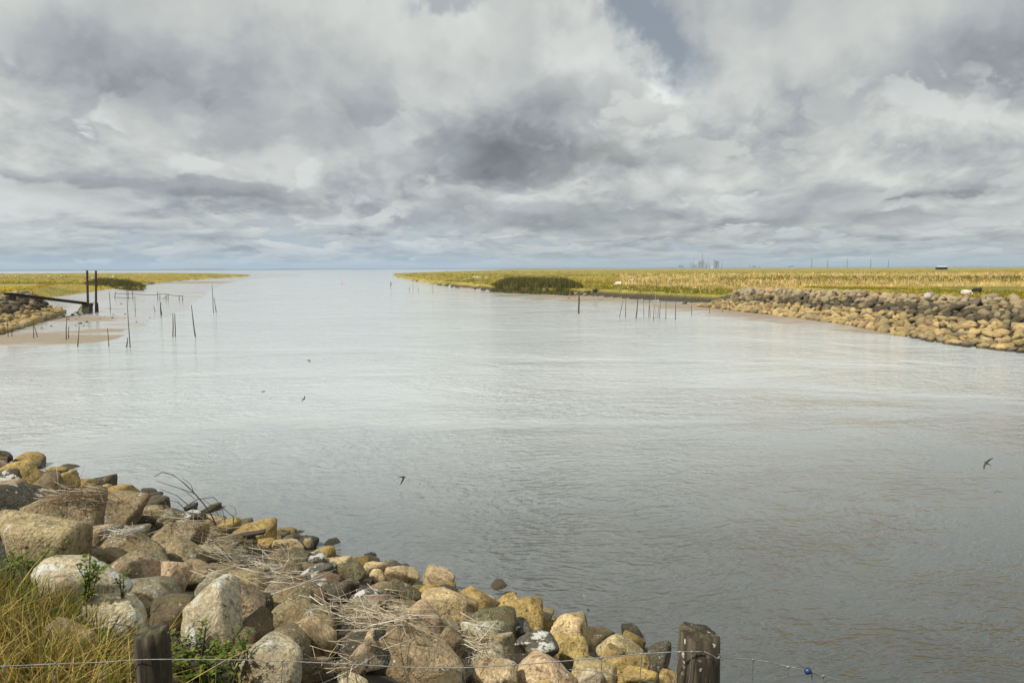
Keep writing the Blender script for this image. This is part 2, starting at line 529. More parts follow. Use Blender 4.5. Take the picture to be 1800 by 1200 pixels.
def make_post():
    m, t, p = material('fence_post_wood')
    co = t.new('ShaderNodeTexCoord').outputs['Object']
    x, y, z = t.xyz(co)
    grain = t.noise(t.vm('MULTIPLY', co, (34, 34, 3.0)), 1.0, 5, 0.65, 0.6)['Fac']
    blot = t.noise(co, 14.0, 5, 0.65)['Fac']
    c = t.ramp(grain, [(0.30, (0.012, 0.009, 0.006)), (0.46, (0.045, 0.034, 0.020)), (0.60, (0.105, 0.083, 0.050)), (0.74, (0.20, 0.17, 0.115))])
    c = t.mix(t.ss(blot, 0.52, 0.66, 0.0, 0.6), c, (0.085, 0.085, 0.028))
    sp = t.voro(t.vm('ADD', co, t.vm('SCALE', t.noise(co, 40, 3, 0.6)['Color'], s=0.02)), 42.0)
    top = t.ss(z, -0.20, -0.02, 0.0, 1.0)
    c = t.mix(t.m('MULTIPLY', t.m('MULTIPLY', t.ss(sp['Distance'], 0.30, 0.18), t.ss(t.xyz(sp['Color'])[0], 0.72, 0.8)), top), c, (0.52, 0.49, 0.40))
    t.put(p.inputs['Base Color'], c)
    p.inputs['Roughness'].default_value = 0.92
    bump(t, p, t.m('ADD', grain, t.m('MULTIPLY', blot, 0.3)), 0.9, 0.012)
    return m
M_POST = make_post()

def make_wool(name, pale, dark):
    m, t, p = material(name)
    co = t.new('ShaderNodeTexCoord').outputs['Object']
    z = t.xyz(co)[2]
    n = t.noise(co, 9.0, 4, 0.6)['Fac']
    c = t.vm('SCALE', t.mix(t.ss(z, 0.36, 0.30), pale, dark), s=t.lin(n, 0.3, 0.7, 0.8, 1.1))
    t.put(p.inputs['Base Color'], c)
    p.inputs['Roughness'].default_value = 1.0
    bump(t, p, n, 0.8, 0.05)
    return m
M_WOOL = make_wool('white_fleece', (0.74, 0.70, 0.60), (0.22, 0.18, 0.14))
M_WOOL_DARK = make_wool('black_fleece', (0.030, 0.026, 0.024), (0.015, 0.013, 0.012))

# ------------------------------------------------------------------ the lie of the land
def poly_sd(P, poly):
    """signed distance to a closed polygon, positive inside"""
    poly = np.asarray(poly, dtype=np.float64)
    x, y = P[:, 0], P[:, 1]
    d2 = np.full(len(P), 1e18); ins = np.zeros(len(P), dtype=bool)
    n = len(poly)
    for i in range(n):
        ax, ay = poly[i]; bx, by = poly[(i + 1) % n]
        ex, ey = bx - ax, by - ay
        L2 = ex * ex + ey * ey
        t = np.clip(((x - ax) * ex + (y - ay) * ey) / max(L2, 1e-9), 0, 1)
        d2 = np.minimum(d2, (x - ax - t * ex) ** 2 + (y - ay - t * ey) ** 2)
        if ay != by:
            c = (ay > y) != (by > y)
            ins ^= c & (x < (bx - ax) * (y - ay) / (by - ay) + ax)
    d = np.sqrt(d2)
    return np.where(ins, d, -d)

def px_poly(pts, z):
    return [tuple(at_z(a, b, z)[:2]) for a, b in pts]

def wob(x, y, s, seed=0.0):
    """cheap smooth noise in -1..1"""
    a = np.sin(x * s * 1.00 + y * s * 0.73 + seed) + np.sin(-x * s * 0.61 + y * s * 1.31 + seed * 2.1 + 1.3)
    b = np.sin(x * s * 2.17 - y * s * 1.57 + seed * 1.3 + 2.2) + np.sin(x * s * 1.73 + y * s * 2.71 + seed * 0.7)
    c = np.sin(x * s * 4.31 + y * s * 3.17 + seed * 3.3) + np.sin(-x * s * 3.77 + y * s * 4.93 + seed * 1.9 + 0.4)
    return (a + 0.5 * b + 0.25 * c) / 3.5

SHORE_L = px_poly([(-900, 760), (-300, 662), (0, 626), (60, 615), (140, 606), (200, 598), (236, 580), (270, 563), (333, 542),
                   (350, 527), (370, 510), (400, 498.5), (430, 491), (520, 485.5)], 0) + [(-190, 640), (-420, 1050), (-2500, 1050), (-2500, 20), (-90, 20)]
SHORE_R = px_poly([(686, 483), (688, 487), (700, 491), (760, 505), (830, 517), (870, 523), (1000, 530), (1020, 536), (1080, 548),
                   (1120, 554), (1190, 558), (1240, 560), (1350, 566), (1450, 580), (1560, 589), (1640, 600), (1700, 610),
                   (1760, 615), (1800, 620), (1900, 634), (2200, 672)], 0) + [(45, 14), (4000, 10), (4000, 5000), (-60, 5000), (-70, 1400)]
MARSH_L = px_poly([(60, 514), (95, 513), (120, 512), (150, 510), (210, 508.5), (252, 508), (257, 500), (300, 494.5), (330, 492),
                   (380, 488.5), (430, 486), (441, 484.2)], 0.45) + [(-330, 760), (-480, 960), (-2300, 960), (-2300, 120), (-110, 128)]
MARSH_R = px_poly([(1262, 532), (1200, 529.5), (1150, 526), (1055, 519.5), (1040, 518), (1000, 517), (930, 514), (870, 510),
                   (800, 503), (740, 494.5), (700, 486.5), (690, 482.5)], 0.45) + [(-95, 900), (-60, 1500), (-20, 4600), (3800, 4600), (3800, 40), (60, 40)]
DIKE_R_TOE = [(22.6, 83.5), (26.0, 72), (28.6, 66.5), (28.9, 59.7), (29.0, 52.5), (28.6, 46.2), (28.7, 43), (30, 40), (33, 32), (36, 20),
              (200, 20), (200, 130), (60, 112), (34, 101)]
DIKE_R_CREST = [(27.8, 82.5), (33.2, 68), (37.6, 59), (39.8, 53.3), (42.5, 43), (45, 32), (47, 22), (150, 22), (150, 95), (70, 95), (40, 92)]
DIKE_L_TOE = [(-38, 40), (-40.6, 54), (-45.2, 64), (-49.4, 73.5), (-53, 80), (-61, 98), (-76, 150), (-320, 160), (-320, 25), (-34, 25)]
DIKE_L_CREST = [(-46, 40), (-48.6, 56), (-51.8, 68), (-53.6, 75), (-57.5, 81.5), (-66, 92), (-86, 136), (-300, 140), (-300, 27), (-42, 27)]
DIKE_H = 2.35

def land(P):
    """height of the far shores at points P (n,2) and whether marsh grass covers them"""
    x, y = P[:, 0], P[:, 1]
    sl = poly_sd(P, SHORE_L) + 0.9 * wob(x, y, 0.35, 1.0); sr = poly_sd(P, SHORE_R) + 0.5 * wob(x, y, 0.45, 2.0)
    z = np.maximum(np.clip(sl * 0.013, -1.2, 0.45), np.clip(sr * 0.026, -1.2, 0.45))
    z = np.where(z < 0, z * 6, z)
    z += np.where(z > 0.02, 0.03 * wob(x, y, 0.5, 4.0), 0)
    grass = np.zeros(len(P), dtype=bool)
    for poly, top, seed in ((MARSH_L, 1.15, 3.0), (MARSH_R, 1.43, 5.0)):
        sd = poly_sd(P, poly)
        sd = sd + np.where((x > 8) & (y < 125), 0.12, np.clip(y / 160.0, 0.25, 2.0) * 0.9) * wob(x, y, 0.55, seed)
        t = np.clip(sd / 0.8, 0, 1)
        h = 0.35 + (top - 0.35) * t + np.clip(sd, 0, 30) / 30 * 0.10 + np.where(sd > 0, 0.12 * wob(x, y, 0.22, seed) + 0.06 * wob(x, y, 0.9, seed), 0)
        z = np.where(sd > -0.02, np.maximum(z, h), z)
        grass |= sd > 0.55
    for toe, crest, seed in ((DIKE_L_TOE, DIKE_L_CREST, 7.0), (DIKE_R_TOE, DIKE_R_CREST, 8.0)):
        st = poly_sd(P, toe); sc = poly_sd(P, crest)
        s = np.where(sc >= 0, 1.0, np.clip(st, 0, None) / np.maximum(np.clip(st, 0, None) - sc, 1e-6))
        h = -0.25 + (DIKE_H + 0.25) * s + np.where(sc > 0, 0.10 * wob(x, y, 0.3, seed), 0)
        z = np.where(st > 0, np.maximum(z, h), z)
        water_side = (np.abs(x) < 60) & (y < 90)
        grass |= (sc > 0.3) | ((st > 0) & (h > 1.3) & ~water_side)
    return z, grass

rows = np.concatenate([26 * (200 / 26) ** (np.arange(430) / 430), 200 * (4500 / 200) ** (np.arange(150) / 149)])
tans = np.linspace(-1.15, 1.15, 680)
TX = (rows[:, None] * tans[None, :]); TY = np.repeat(rows[:, None], len(tans), 1)
TP = np.stack([TX.ravel(), TY.ravel()], 1)
TZ, TG = land(TP)
ii = np.arange(len(rows) * len(tans)).reshape(len(rows), len(tans))
quads = np.stack([ii[:-1, :-1], ii[:-1, 1:], ii[1:, 1:], ii[1:, :-1]], -1).reshape(-1, 4)
qz = TZ[quads].max(1); qg = TG[quads].any(1)
def sheet(name, sel, mat, lift=0.0):
    q = quads[sel]
    used, inv = np.unique(q.ravel(), return_inverse=True)
    v = np.concatenate([TP[used], (TZ[used] + lift)[:, None]], 1)
    return obj(name, mesh_np(name, v, inv.reshape(-1, 4), True), mat)
tag(sheet('marsh', qg & (qz > -0.4), M_MARSH), kind='structure')
qc = TP[quads].mean(1)
qbed = ~qg & ((poly_sd(qc, DIKE_R_TOE) > 0.3) | ((poly_sd(qc, DIKE_L_TOE) > 0.3) & (qc[:, 1] < 82)))
qbank = ~qg & ~qbed & ((poly_sd(qc, MARSH_R) > -0.4) | (poly_sd(qc, MARSH_L) > -0.4)) & (qz > 0.55)
mud = tag(sheet('mudflat', ~qg & ~qbed & ~qbank & (qz > -0.6), M_MUD), kind='structure')
mv = np.empty(len(mud.data.vertices) * 3, dtype=np.float32); mud.data.vertices.foreach_get('co', mv); mv = mv.reshape(-1, 3)
# drained sand: the tongue below the left revetment, the strip along the right one, the far left edge under the marsh
def ell(px, py, rx, ry, rot=0.0):
    c = at_z(px, py, 0.15); dx_ = mv[:, 0] - c.x; dy_ = mv[:, 1] - c.y
    u = dx_ * math.cos(rot) + dy_ * math.sin(rot); w_ = -dx_ * math.sin(rot) + dy_ * math.cos(rot)
    return np.clip(1.4 - np.sqrt((u / rx) ** 2 + (w_ / ry) ** 2), 0, 1)
drb = np.maximum.reduce([ell(90, 592, 13, 4.0, 0.25), ell(170, 580, 6, 2.5, 0.5), ell(330, 496.5, 20, 25), ell(120, 560, 6, 5),
                         np.clip(1.0 - np.abs(poly_sd(mv[:, :2].astype(np.float64), DIKE_R_TOE)) / 8.0, 0, 1), ell(1060, 526, 9, 6), ell(1000, 522, 9, 5)])
colour_attr(mud.data, np.repeat(drb[:, None], 3, 1))
tag(sheet('revetment_bed', qbed & (qz > -0.6), M_EARTH), kind='structure')
tag(sheet('eroded_bank', qbank, M_EARTH), kind='structure')

# sea bed and water reach the horizon
wr = 26000.0
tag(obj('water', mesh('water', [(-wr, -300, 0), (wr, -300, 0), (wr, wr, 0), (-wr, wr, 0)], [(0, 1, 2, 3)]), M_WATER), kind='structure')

# low far coast across the bay
def coast(x0, x1, y, h, seed):
    n = 160
    v = []; f = []
    for i in range(n):
        x = x0 + (x1 - x0) * i / (n - 1)
        e = min(1.0, 6.0 * min(i, n - 1 - i) / n)
        k = h * e * (0.75 + 0.35 * float(wob(np.array(x), np.array(y), 0.004, seed)))
        v += [(x, y, -0.5), (x, y + 120, max(k, 0.1)), (x, y + 900, max(k, 0.1) * 0.9), (x, y + 1100, -0.5)]
    for i in range(n - 1):
        for j in range(3):
            f.append((4 * i + j, 4 * i + 4 + j, 4 * i + 5 + j, 4 * i + 1 + j))
    return mesh('far_coast', v, f, True)
M_COAST = simple('far_woods', (0.05, 0.065, 0.05), 0.95, 0.4, 0.004)
tag(obj('far_coast', coast(-16000, -1500, 12500, 22, 1.0), M_COAST), kind='structure')
tag(obj('far_coast', coast(-3500, 14000, 12800, 16, 2.0), M_COAST), kind='structure')

# near bank the camera stands on: W runs down the slope to the water, U along it
NX, NY = 0.51, 0.86
BANK_FOOT, BANK_SLOPE = 8.6, 0.43
def bank_z(x, y):
    w = NX * x + NY * y
    u = (x * NY - y * NX) / math.hypot(NX, NY)
    z = BANK_SLOPE * (max(4.5, BANK_FOOT - 0.8 * max(0.0, u + 2.9)) - w)
    return min(z, 3.38 + 0.02 * max(0.0, 0.74 - w))
def uw(u, w):
    n = math.hypot(NX, NY)
    return (w * NX / n / n + u * NY / n, w * NY / n / n - u * NX / n)
v = []; f = []
us = np.linspace(-45, 30, 151); ws = np.concatenate([np.linspace(-30, 0, 8), np.linspace(0.4, 12.0, 40)])
for w in ws:
    for u in us:
        x, y = uw(u, w)
        v.append((x, y, bank_z(x, y) - 0.10 + 0.05 * max(0.0, min(1.0, (5.2 - w) / 1.5)) + 0.05 * mnoise.noise(Vector((x * 1.3, y * 1.3, 0)))))
nu = len(us)
for j in range(len(ws) - 1):
    for i in range(nu - 1):
        f.append((j * nu + i, (j + 1) * nu + i, (j + 1) * nu + i + 1, j * nu + i + 1))
tag(obj('dike_slope', mesh('dike_slope', v, f, True), M_EARTH), kind='structure')

# ------------------------------------------------------------------ stones
def ico(sub):
    bm = bmesh.new()
    bmesh.ops.create_icosphere(bm, subdivisions=sub, radius=1.0)
    v = np.array([x.co[:] for x in bm.verts]); f = np.array([[a.index for a in t.verts] for t in bm.faces])
    bm.free()
    return v / np.linalg.norm(v, axis=1)[:, None], f
ICO = {k: ico(k) for k in (2, 3, 4)}

def stone_mesh(name, sub, seed, planes=11, power=9.0, rough=0.05, box=(1, 1, 1)):
    """a rounded block: a sphere cut by random planes, softened and roughened; fits a unit ball scaled by box"""
    r = np.random.default_rng(seed)
    d, f = ICO[sub]
    nrm = r.normal(size=(planes, 3)); nrm /= np.linalg.norm(nrm, axis=1)[:, None]
    off = r.uniform(0.55, 1.0, planes)
    nrm = np.concatenate([nrm, np.eye(3), -np.eye(3)]); off = np.concatenate([off, np.full(6, 1.0)])
    g = np.clip(d @ nrm.T / off, 0, None) ** power
    rad = g.sum(1) ** (-1.0 / power)
    if rough:
        k = r.normal(size=(10, 3)) * np.array([2.2, 2.6, 3.1, 3.8, 4.6, 5.6, 7.5, 9.5, 13, 17])[:, None]
        ph = r.uniform(0, 6.28, 10)
        amp = np.array([1, .9, .8, .7, .6, .5, .35, .3, .22, .16])
        rad = rad * (1 + rough * (np.sin(d @ k.T + ph) * amp).sum(1) * 0.55)
    for _ in range(r.integers(2, 6)):          # split faces
        n_ = r.normal(size=3); n_ /= np.linalg.norm(n_)
        o_ = r.uniform(0.62, 0.92)
        dn = d @ n_
        rad = np.where(dn > 0.05, np.minimum(rad, o_ / np.maximum(dn, 0.05)), rad)
    v = d * rad[:, None]
    lo, hi = v.min(0), v.max(0)
    v = (v - (lo + hi) / 2) / ((hi - lo) / 2) * np.array(box)
    return mesh_np(name, v, f, sub > 2)

ROCK = {  # colour, lichen
    'g': ((0.295, 0.232, 0.128), 0.32), 't': ((0.440, 0.335, 0.190), 0.25), 'y': ((0.420, 0.300, 0.105), 0.05),
    'Y': ((0.500, 0.390, 0.205), 0.08), 'd': ((0.085, 0.075, 0.050), 0.35), 'p': ((0.455, 0.330, 0.205), 0.25),
    'l': ((0.450, 0.385, 0.250), 0.45), 'w': ((0.100, 0.090, 0.070), 1.00), 'o': ((0.190, 0.160, 0.085), 0.15),
    'b': ((0.265, 0.195, 0.115), 0.20),
}
ROCK_WORDS = {'w': 'dark boulder crusted with white lichen', 'l': 'pale grey boulder', 'y': 'ochre yellow stone', 'd': 'dark stone'}

# boulders of the near bank as the photograph shows them: x0, y0, x1, y1, colour
BOULDERS = [(x0 / 4, 780 + y0 / 4, x1 / 4, 780 + y1 / 4, c) for (x0, y0, x1, y1, c) in [
    (-60, 50, 75, 125, 'd'), (-40, 145, 310, 290, 'y'), (-60, 200, 160, 330, 'd'), (310, 215, 520, 300, 'y'), (510, 255, 640, 330, 'y'),
    (625, 235, 820, 325, 'd'), (690, 290, 810, 340, 'y'), (625, 305, 935, 400, 'y'), (935, 330, 1055, 405, 'd'), (1000, 370, 1190, 440, 'd'),
    (-120, 275, 350, 500, 'd'), (175, 378, 710, 600, 'g'), (690, 385, 1000, 610, 'g'), (-140, 490, 180, 700, 't'), (-30, 530, 620, 910, 't'),
    (525, 600, 775, 750, 't'), (810, 575, 1020, 690, 'l'), (1020, 585, 1420, 700, 'g'), (1100, 525, 1240, 610, 'g'), (1195, 545, 1330, 600, 'l'),
    (750, 680, 1100, 800, 'g'), (1090, 675, 1430, 870, 'g'), (580, 745, 820, 915, 'b'), (660, 750, 930, 850, 'g'), (760, 770, 1170, 925, 'g'),
    (240, 890, 830, 1130, 'l'), (750, 825, 1105, 1140, 'p'), (1040, 850, 1310, 1180, 'p'), (1250, 850, 1540, 1050, 'b'),
    (1235, 480, 1420, 600, 'w'), (1440, 515, 1580, 590, 'Y'), (1530, 530, 1690, 610, 'y'), (1300, 420, 1395, 460, 'd'),
    (1340, 725, 1560, 850, 'l'), (290, 195, 480, 240, 'd'), (1670, 530, 1800, 575, 'd')]]
BOULDERS += [(155, 1059, 265, 1162, 'l'), (300, 1032, 445, 1160, 'l'), (210, 1142, 245, 1180, 'g'), (60, 1110, 160, 1200, 'g')]
BOULDERS += [(350 + x0 / 4, 900 + y0 / 4, 350 + x1 / 4, 900 + y1 / 4, c) for (x0, y0, x1, y1, c) in [
    (240, 85, 540, 200, 'y'), (415, 180, 530, 240, 'y'), (530, 130, 640, 190, 'd'), (530, 185, 740, 280, 'Y'), (780, 250, 960, 335, 'y'),
    (570, 265, 780, 370, 'o'), (720, 305, 890, 385, 'w'), (685, 375, 955, 530, 'w'), (885, 325, 1075, 400, 'Y'), (965, 355, 1195, 490, 'o'),
    (1150, 350, 1320, 420, 'Y'), (1190, 405, 1320, 470, 'Y'), (1305, 350, 1440, 420, 'd'), (1310, 378, 1555, 540, 'Y'), (1500, 530, 1670, 605, 'y'),
    (1200, 470, 1560, 650, 'o'), (960, 470, 1130, 540, 'w'), (1040, 540, 1280, 670, 'w'), (820, 520, 1040, 690, 'd'), (690, 480, 940, 600, 'w'),
    (465, 555, 830, 660, 'o'), (110, 390, 580, 600, 'g'), (0, 410, 130, 560, 'b'), (120, 505, 460, 790, 'p'), (520, 650, 980, 800, 'g'),
    (530, 755, 960, 1060, 't'), (240, 920, 830, 1200, 'l'), (940, 840, 1410, 1000, 'd'), (995, 890, 1385, 1150, 'p'), (1190, 820, 1860, 1240, 'g'),
    (1345, 670, 1735, 795, 'p'), (1640, 755, 1850, 900, 'l'), (960, 1150, 1200, 1230, 'l'), (370, 590, 540, 760, 'd'), (0, 220, 240, 330, 'g')]]  # the dark entry stands in for a shaded gap between boulders
BOULDERS += [(700 + x0 / 3.6, 950 + y0 / 3.6, 700 + x1 / 3.6, 950 + y1 / 3.6, c) for (x0, y0, x1, y1, c) in [
    (140, 172, 375, 300, 'Y'), (215, 285, 410, 335, 'd'), (130, 335, 505, 520, 'Y'), (370, 318, 640, 380, 'y'), (415, 340, 575, 450, 'y'),
    (545, 345, 620, 410, 'Y'), (590, 355, 785, 450, 'y'), (555, 395, 930, 590, 'y'), (800, 440, 980, 555, 'd'), (440, 455, 760, 565, 'o'),
    (205, 540, 425, 740, 'b'), (615, 505, 840, 640, 'w'), (400, 525, 690, 600, 'l'), (500, 590, 740, 750, 'g'), (840, 575, 970, 640, 'y'),
    (955, 505, 1235, 650, 'Y'), (975, 615, 1220, 750, 'y'), (740, 615, 1010, 770, 'w'), (1215, 600, 1320, 700, 'd'), (1250, 600, 1555, 720, 'Y'),
    (1255, 670, 1440, 750, 'y'), (1310, 725, 1620, 840, 'y'), (1380, 815, 1615, 930, 'y'), (1550, 660, 1740, 870, 'd'), (1645, 835, 1790, 930, 'y'),
    (1085, 750, 1380, 880, 'Y'), (1130, 810, 1300, 930, 'l'), (710, 740, 1150, 960, 'p'), (430, 710, 770, 800, 'l'), (480, 770, 760, 940, 't'),
    (840, 885, 1010, 960, 'y')]]

near_rev = empty('stone_revetment', (*uw(-4, 6.0), bank_z(*uw(-4, 6.0))),
                 'bank of large loose boulders with dead reeds below the wire fence', 'stone bank')
near_parts = []
def near_stone(name, me, loc, rot, scale, code, shade=1.0):
    o = obj(name, me, M_ROCK, near_rev)
    o.matrix_parent_inverse = Matrix.Translation(-near_rev.location)
    o.location = loc; o.rotation_euler = rot; o.scale = scale
    c, li = ROCK[code]
    j = [random.uniform(0.88, 1.12) for _ in range(3)]
    shade *= 1.12
    o.color = (c[0] * shade * j[0], c[1] * shade * (j[0] * 0.7 + j[1] * 0.3), c[2] * shade * (j[0] * 0.6 + j[2] * 0.4), li)
    near_parts.append(o)
    return o

taken = []
for i, (x0, y0, x1, y1, code) in enumerate(BOULDERS):
    wpx = x1 - x0; hpx = max(y1 - y0, 0.60 * wpx)
    cxp, cyp = (x0 + x1) / 2, y0 + hpx / 2
    d = ray(cxp, cyp)
    lift = 0.1
    for _ in range(3):      # where the sight line meets the bank, raised by part of the stone's size
        # CAM_H + d.z t = slope (foot - w) + lift
        t = (CAM_H - BANK_SLOPE * BANK_FOOT - lift) / (-d.z - BANK_SLOPE * (NX * d.x + NY * d.y))
        rx = wpx / 2 / F_PX * t * d.y * 1.05
        rz = hpx / 2 / F_PX * t * 1.06
        lift = 0.22 * min(rx, rz)
    p = Vector((0, 0, CAM_H)) + d * t
    ry = rx * random.uniform(0.75, 0.95)
    me = stone_mesh('boulder', 4 if wpx > 45 else 3, 100 + i, planes=random.choice((6, 8, 10)), power=random.choice((10, 15, 22)),
                    rough=random.uniform(0.03, 0.055), box=(rx, ry, rz * 0.98))
    o = near_stone('boulder', me, p, (random.uniform(-0.1, 0.1), random.uniform(-0.14, 0.14), random.uniform(-0.35, 0.35)), (1, 1, 1), code)
    if code in ROCK_WORDS and wpx > 60:
        o['label'] = ROCK_WORDS[code]
    taken.append((p.x, p.y, rx))

POOL = [stone_mesh('stone', 3, 900 + k, planes=random.choice((7, 9, 12)), power=random.choice((8, 12)), rough=0.04) for k in range(14)]
def near_fill(count, rmin, rmax, sink, urange, wrange, clear):
    n = 0; tries = 0
    while n < count and tries < 9000:
        tries += 1
        u = random.uniform(*urange); w = random.uniform(*wrange)
        x, y = uw(u, w)
        r = random.uniform(rmin, rmax)
        if y > 0 and 900 + F_PX * x / y > 1150:      # the bank turns away under the water there
            continue
        if any((x - a) ** 2 + (y - b) ** 2 < (clear * (r + c)) ** 2 for a, b, c in taken):
            continue
        taken.append((x, y, r))
        z = bank_z(x, y) + sink * r
        if w > 8.3: code = random.choice('ddoy')
        elif w > 6.6: code = random.choice('yYyYoy')
        else: code = random.choice('ggtplgbod')
        near_stone('boulder', random.choice(POOL), (x, y, z),
                   (random.uniform(-.3, .3), random.uniform(-.3, .3), random.uniform(0, 6.28)),
                   (r * random.uniform(.95, 1.25), r * random.uniform(.8, 1.0), r * random.uniform(.6, .85)), code)
        n += 1
near_fill(30, 0.20, 0.34, -0.1, (-22, -11), (3.0, 9.1), 0.7)
near_fill(26, 0.16, 0.28, -0.25, (-11, 6), (2.6, 9.1), 0.72)
near_fill(86, 0.11, 0.19, -0.35, (-13, 3.0), (2.6, 8.9), 0.52)
near_fill(30, 0.12, 0.24, 0.05, (-6, 2), (2.6, 5.2), 0.5)
near_fill(30, 0.10, 0.18, -0.2, (-10, 5), (3.2, 8.9), 0.5)

# ---------------------------------------------------------------- far revetments
FAR_POOL = [stone_mesh('stone', 2, 1400 + k, planes=random.choice((6, 8)), power=random.choice((14, 20)), rough=0.05) for k in range(16)]
def lerp_line(line, t):
    L = [0.0]
    for a, b in zip(line, line[1:]):
        L.append(L[-1] + math.dist(a, b))
    s = t * L[-1]
    for i in range(len(line) - 1):
        if s <= L[i + 1] or i == len(line) - 2:
            k = (s - L[i]) / (L[i + 1] - L[i])
            return (line[i][0] + (line[i + 1][0] - line[i][0]) * k, line[i][1] + (line[i + 1][1] - line[i][1]) * k)

def far_revetment(toe, crest, nt, ns, size, label, seed, limit):
    r = random.Random(seed)
    spots = []
    for j in range(ns):
        for i in range(nt):
            t = (i + (0.5 if j % 2 else 0.0) + r.uniform(-.25, .25)) / nt
            s = (j + 0.3 + r.uniform(-.25, .25)) / ns
            a = lerp_line(toe, min(max(t, 0), 1)); b = lerp_line(crest, min(max(t, 0), 1))
            spots.append((a[0] + (b[0] - a[0]) * s, a[1] + (b[1] - a[1]) * s, s))
    P = np.array([(x, y) for x, y, _ in spots])
    Z, _ = land(P)
    order = sorted(range(len(spots)), key=lambda k: math.hypot(P[k, 0], P[k, 1]))
    base = Vector((P[:, 0].mean(), P[:, 1].mean(), Z.mean()))
    root = empty('stone_revetment', base, label, 'stone bank', 'stone revetments of the channel mouth')
    rest_v = []; rest_f = []; nv = 0; rest_c = []
    for rank, k in enumerate(order):
        x, y, s = spots[k]
        z = Z[k]
        sc = size * r.uniform(0.72, 1.25)
        q = r.random()
        if s > 0.84: c = (0.34, 0.275, 0.175) if q < .7 else (0.33, 0.23, 0.12)
        elif s > 0.68: c = (0.27, 0.21, 0.12) if q < .6 else (0.12, 0.10, 0.07)
        elif s > 0.44: c = (0.088, 0.074, 0.048) if q < .62 else (0.22, 0.17, 0.095)
        else: c = (0.385, 0.285, 0.130) if q < .65 else (0.24, 0.185, 0.10)
        jj = r.uniform(0.72, 1.22); c = [v * jj * r.uniform(0.96, 1.04) for v in c]
        rot = Euler((r.uniform(-.6, .6), r.uniform(-.6, .6), r.uniform(0, 6.28)))
        scl = Vector((sc * r.uniform(0.85, 1.3), sc * r.uniform(.62, .9), sc * r.uniform(.5, .8)))
        loc = Vector((x, y, z + (0.05 + 0.45 * r.random()) * sc))
        me = r.choice(FAR_POOL)
        if rank < limit:
            o = obj('stone', me, M_ROCK_FAR, root)
            o.matrix_parent_inverse = Matrix.Translation(-base)
            o.location = loc; o.rotation_euler = rot; o.scale = scl
            o.color = (*c, 0.0)
        else:
            M = Matrix.LocRotScale(loc - base, rot, scl)
            n = len(me.vertices)
            co = np.empty(n * 3, dtype=np.float32); me.vertices.foreach_get('co', co)
            co = co.reshape(-1, 3) @ np.array(M.to_3x3()).T + np.array(M.translation)
            tri = np.empty(len(me.polygons) * 3, dtype=np.int32); me.loops.foreach_get('vertex_index', tri)
            rest_v.append(co); rest_f.append(tri.reshape(-1, 3) + nv); nv += n
            rest_c.append(np.repeat(np.array([c]), n, 0))
    if rest_v:
        me = mesh_np('far_stones', np.concatenate(rest_v), np.concatenate(rest_f), True)
        colour_attr(me, np.concatenate(rest_c))
        o = obj('far_stones', me, M_STONES_REST, root)
        tag(o, kind='stuff')
    return root
M_STONES_REST = make_tinted('far_stone_rock', 0.9)
far_revetment([(22.8, 83.0), (26.2, 71.8), (28.3, 66), (28.5, 59.7), (28.6, 52.5), (28.2, 46.2), (28.3, 43), (29.6, 40), (32.6, 32)],
              [(27.6, 83.5), (33.2, 68.6), (37.6, 59.6), (40.0, 53.9), (42.6, 43.6), (45.1, 32.6)], 78, 17, 0.37,
              'long boulder revetment with yellow foot and grey top beside the sheep pasture', 5, 300)
far_revetment([(-37.4, 40), (-40.0, 54), (-44.6, 64), (-48.9, 73.5), (-52.5, 80)],
              [(-46.4, 40), (-49.0, 56), (-52.0, 68), (-53.8, 75), (-56.5, 79.5)], 48, 14, 0.45,
              'short boulder revetment ending beside the landing stage with two tall posts', 6, 300)
# loose stones on the mud where the left revetment ends, and a rubble spit by the reeds
def mud_stone(px, py, wpx, c, seed, label, group):
    p = at_z(px, py, 0.3)
    z = float(land(np.array([[p.x, p.y]]))[0][0])
    p = at_z(px, py, z)
    r = wpx / 2 / F_PX * p.y
    o = obj('stone', FAR_POOL[seed % len(FAR_POOL)], M_ROCK_FAR)
    o.location = (p.x, p.y, z + r * 0.25)
    o.rotation_euler = (0.1 * (seed % 3), 0.1, seed * 1.3)
    o.scale = (r, r * 0.8, r * 0.55)
    o.color = (*c, 0)
    tag(o, label, 'stone', group)
for k, (px, py, w, c) in enumerate([(141, 569, 8, (.30, .22, .09)), (128, 553, 6, (.10, .08, .05)), (153, 566, 5, (.06, .05, .04)),
                                    (112, 557, 7, (.25, .19, .09)), (120, 562, 5, (.12, .10, .06)), (133, 572, 3, (.07, .06, .05)), (147, 573, 3, (.07, .06, .05))] + [(100 + 4.1 * q + (q * 7 % 5), 548 + (q * 11 % 15), 3 + q % 4, ((.10, .08, .05), (.22, .17, .09), (.15, .12, .07))[q % 3]) for q in range(12)]):
    mud_stone(px, py, w, c, k, 'loose stone on the mud between the left revetment and the landing stage', 'loose stones beside the landing stage')
for k, (px, py, w) in enumerate([(176, 560, 3), (184, 558, 3), (198, 559, 5), (204, 557, 3), (219, 559, 2.5), (237, 555, 3), (240, 566, 2.5), (199, 553, 3),
                                 (263, 559, 3), (259, 565, 2.5), (220, 552, 2.5), (213, 534, 3), (268, 571, 2.5), (90, 573, 4), (73, 577, 4)]):
    mud_stone(px, py, w, (.06, .055, .045), k, 'small dark lump lying on the wet mud behind the stakes', 'dark lumps on the left mudflat')
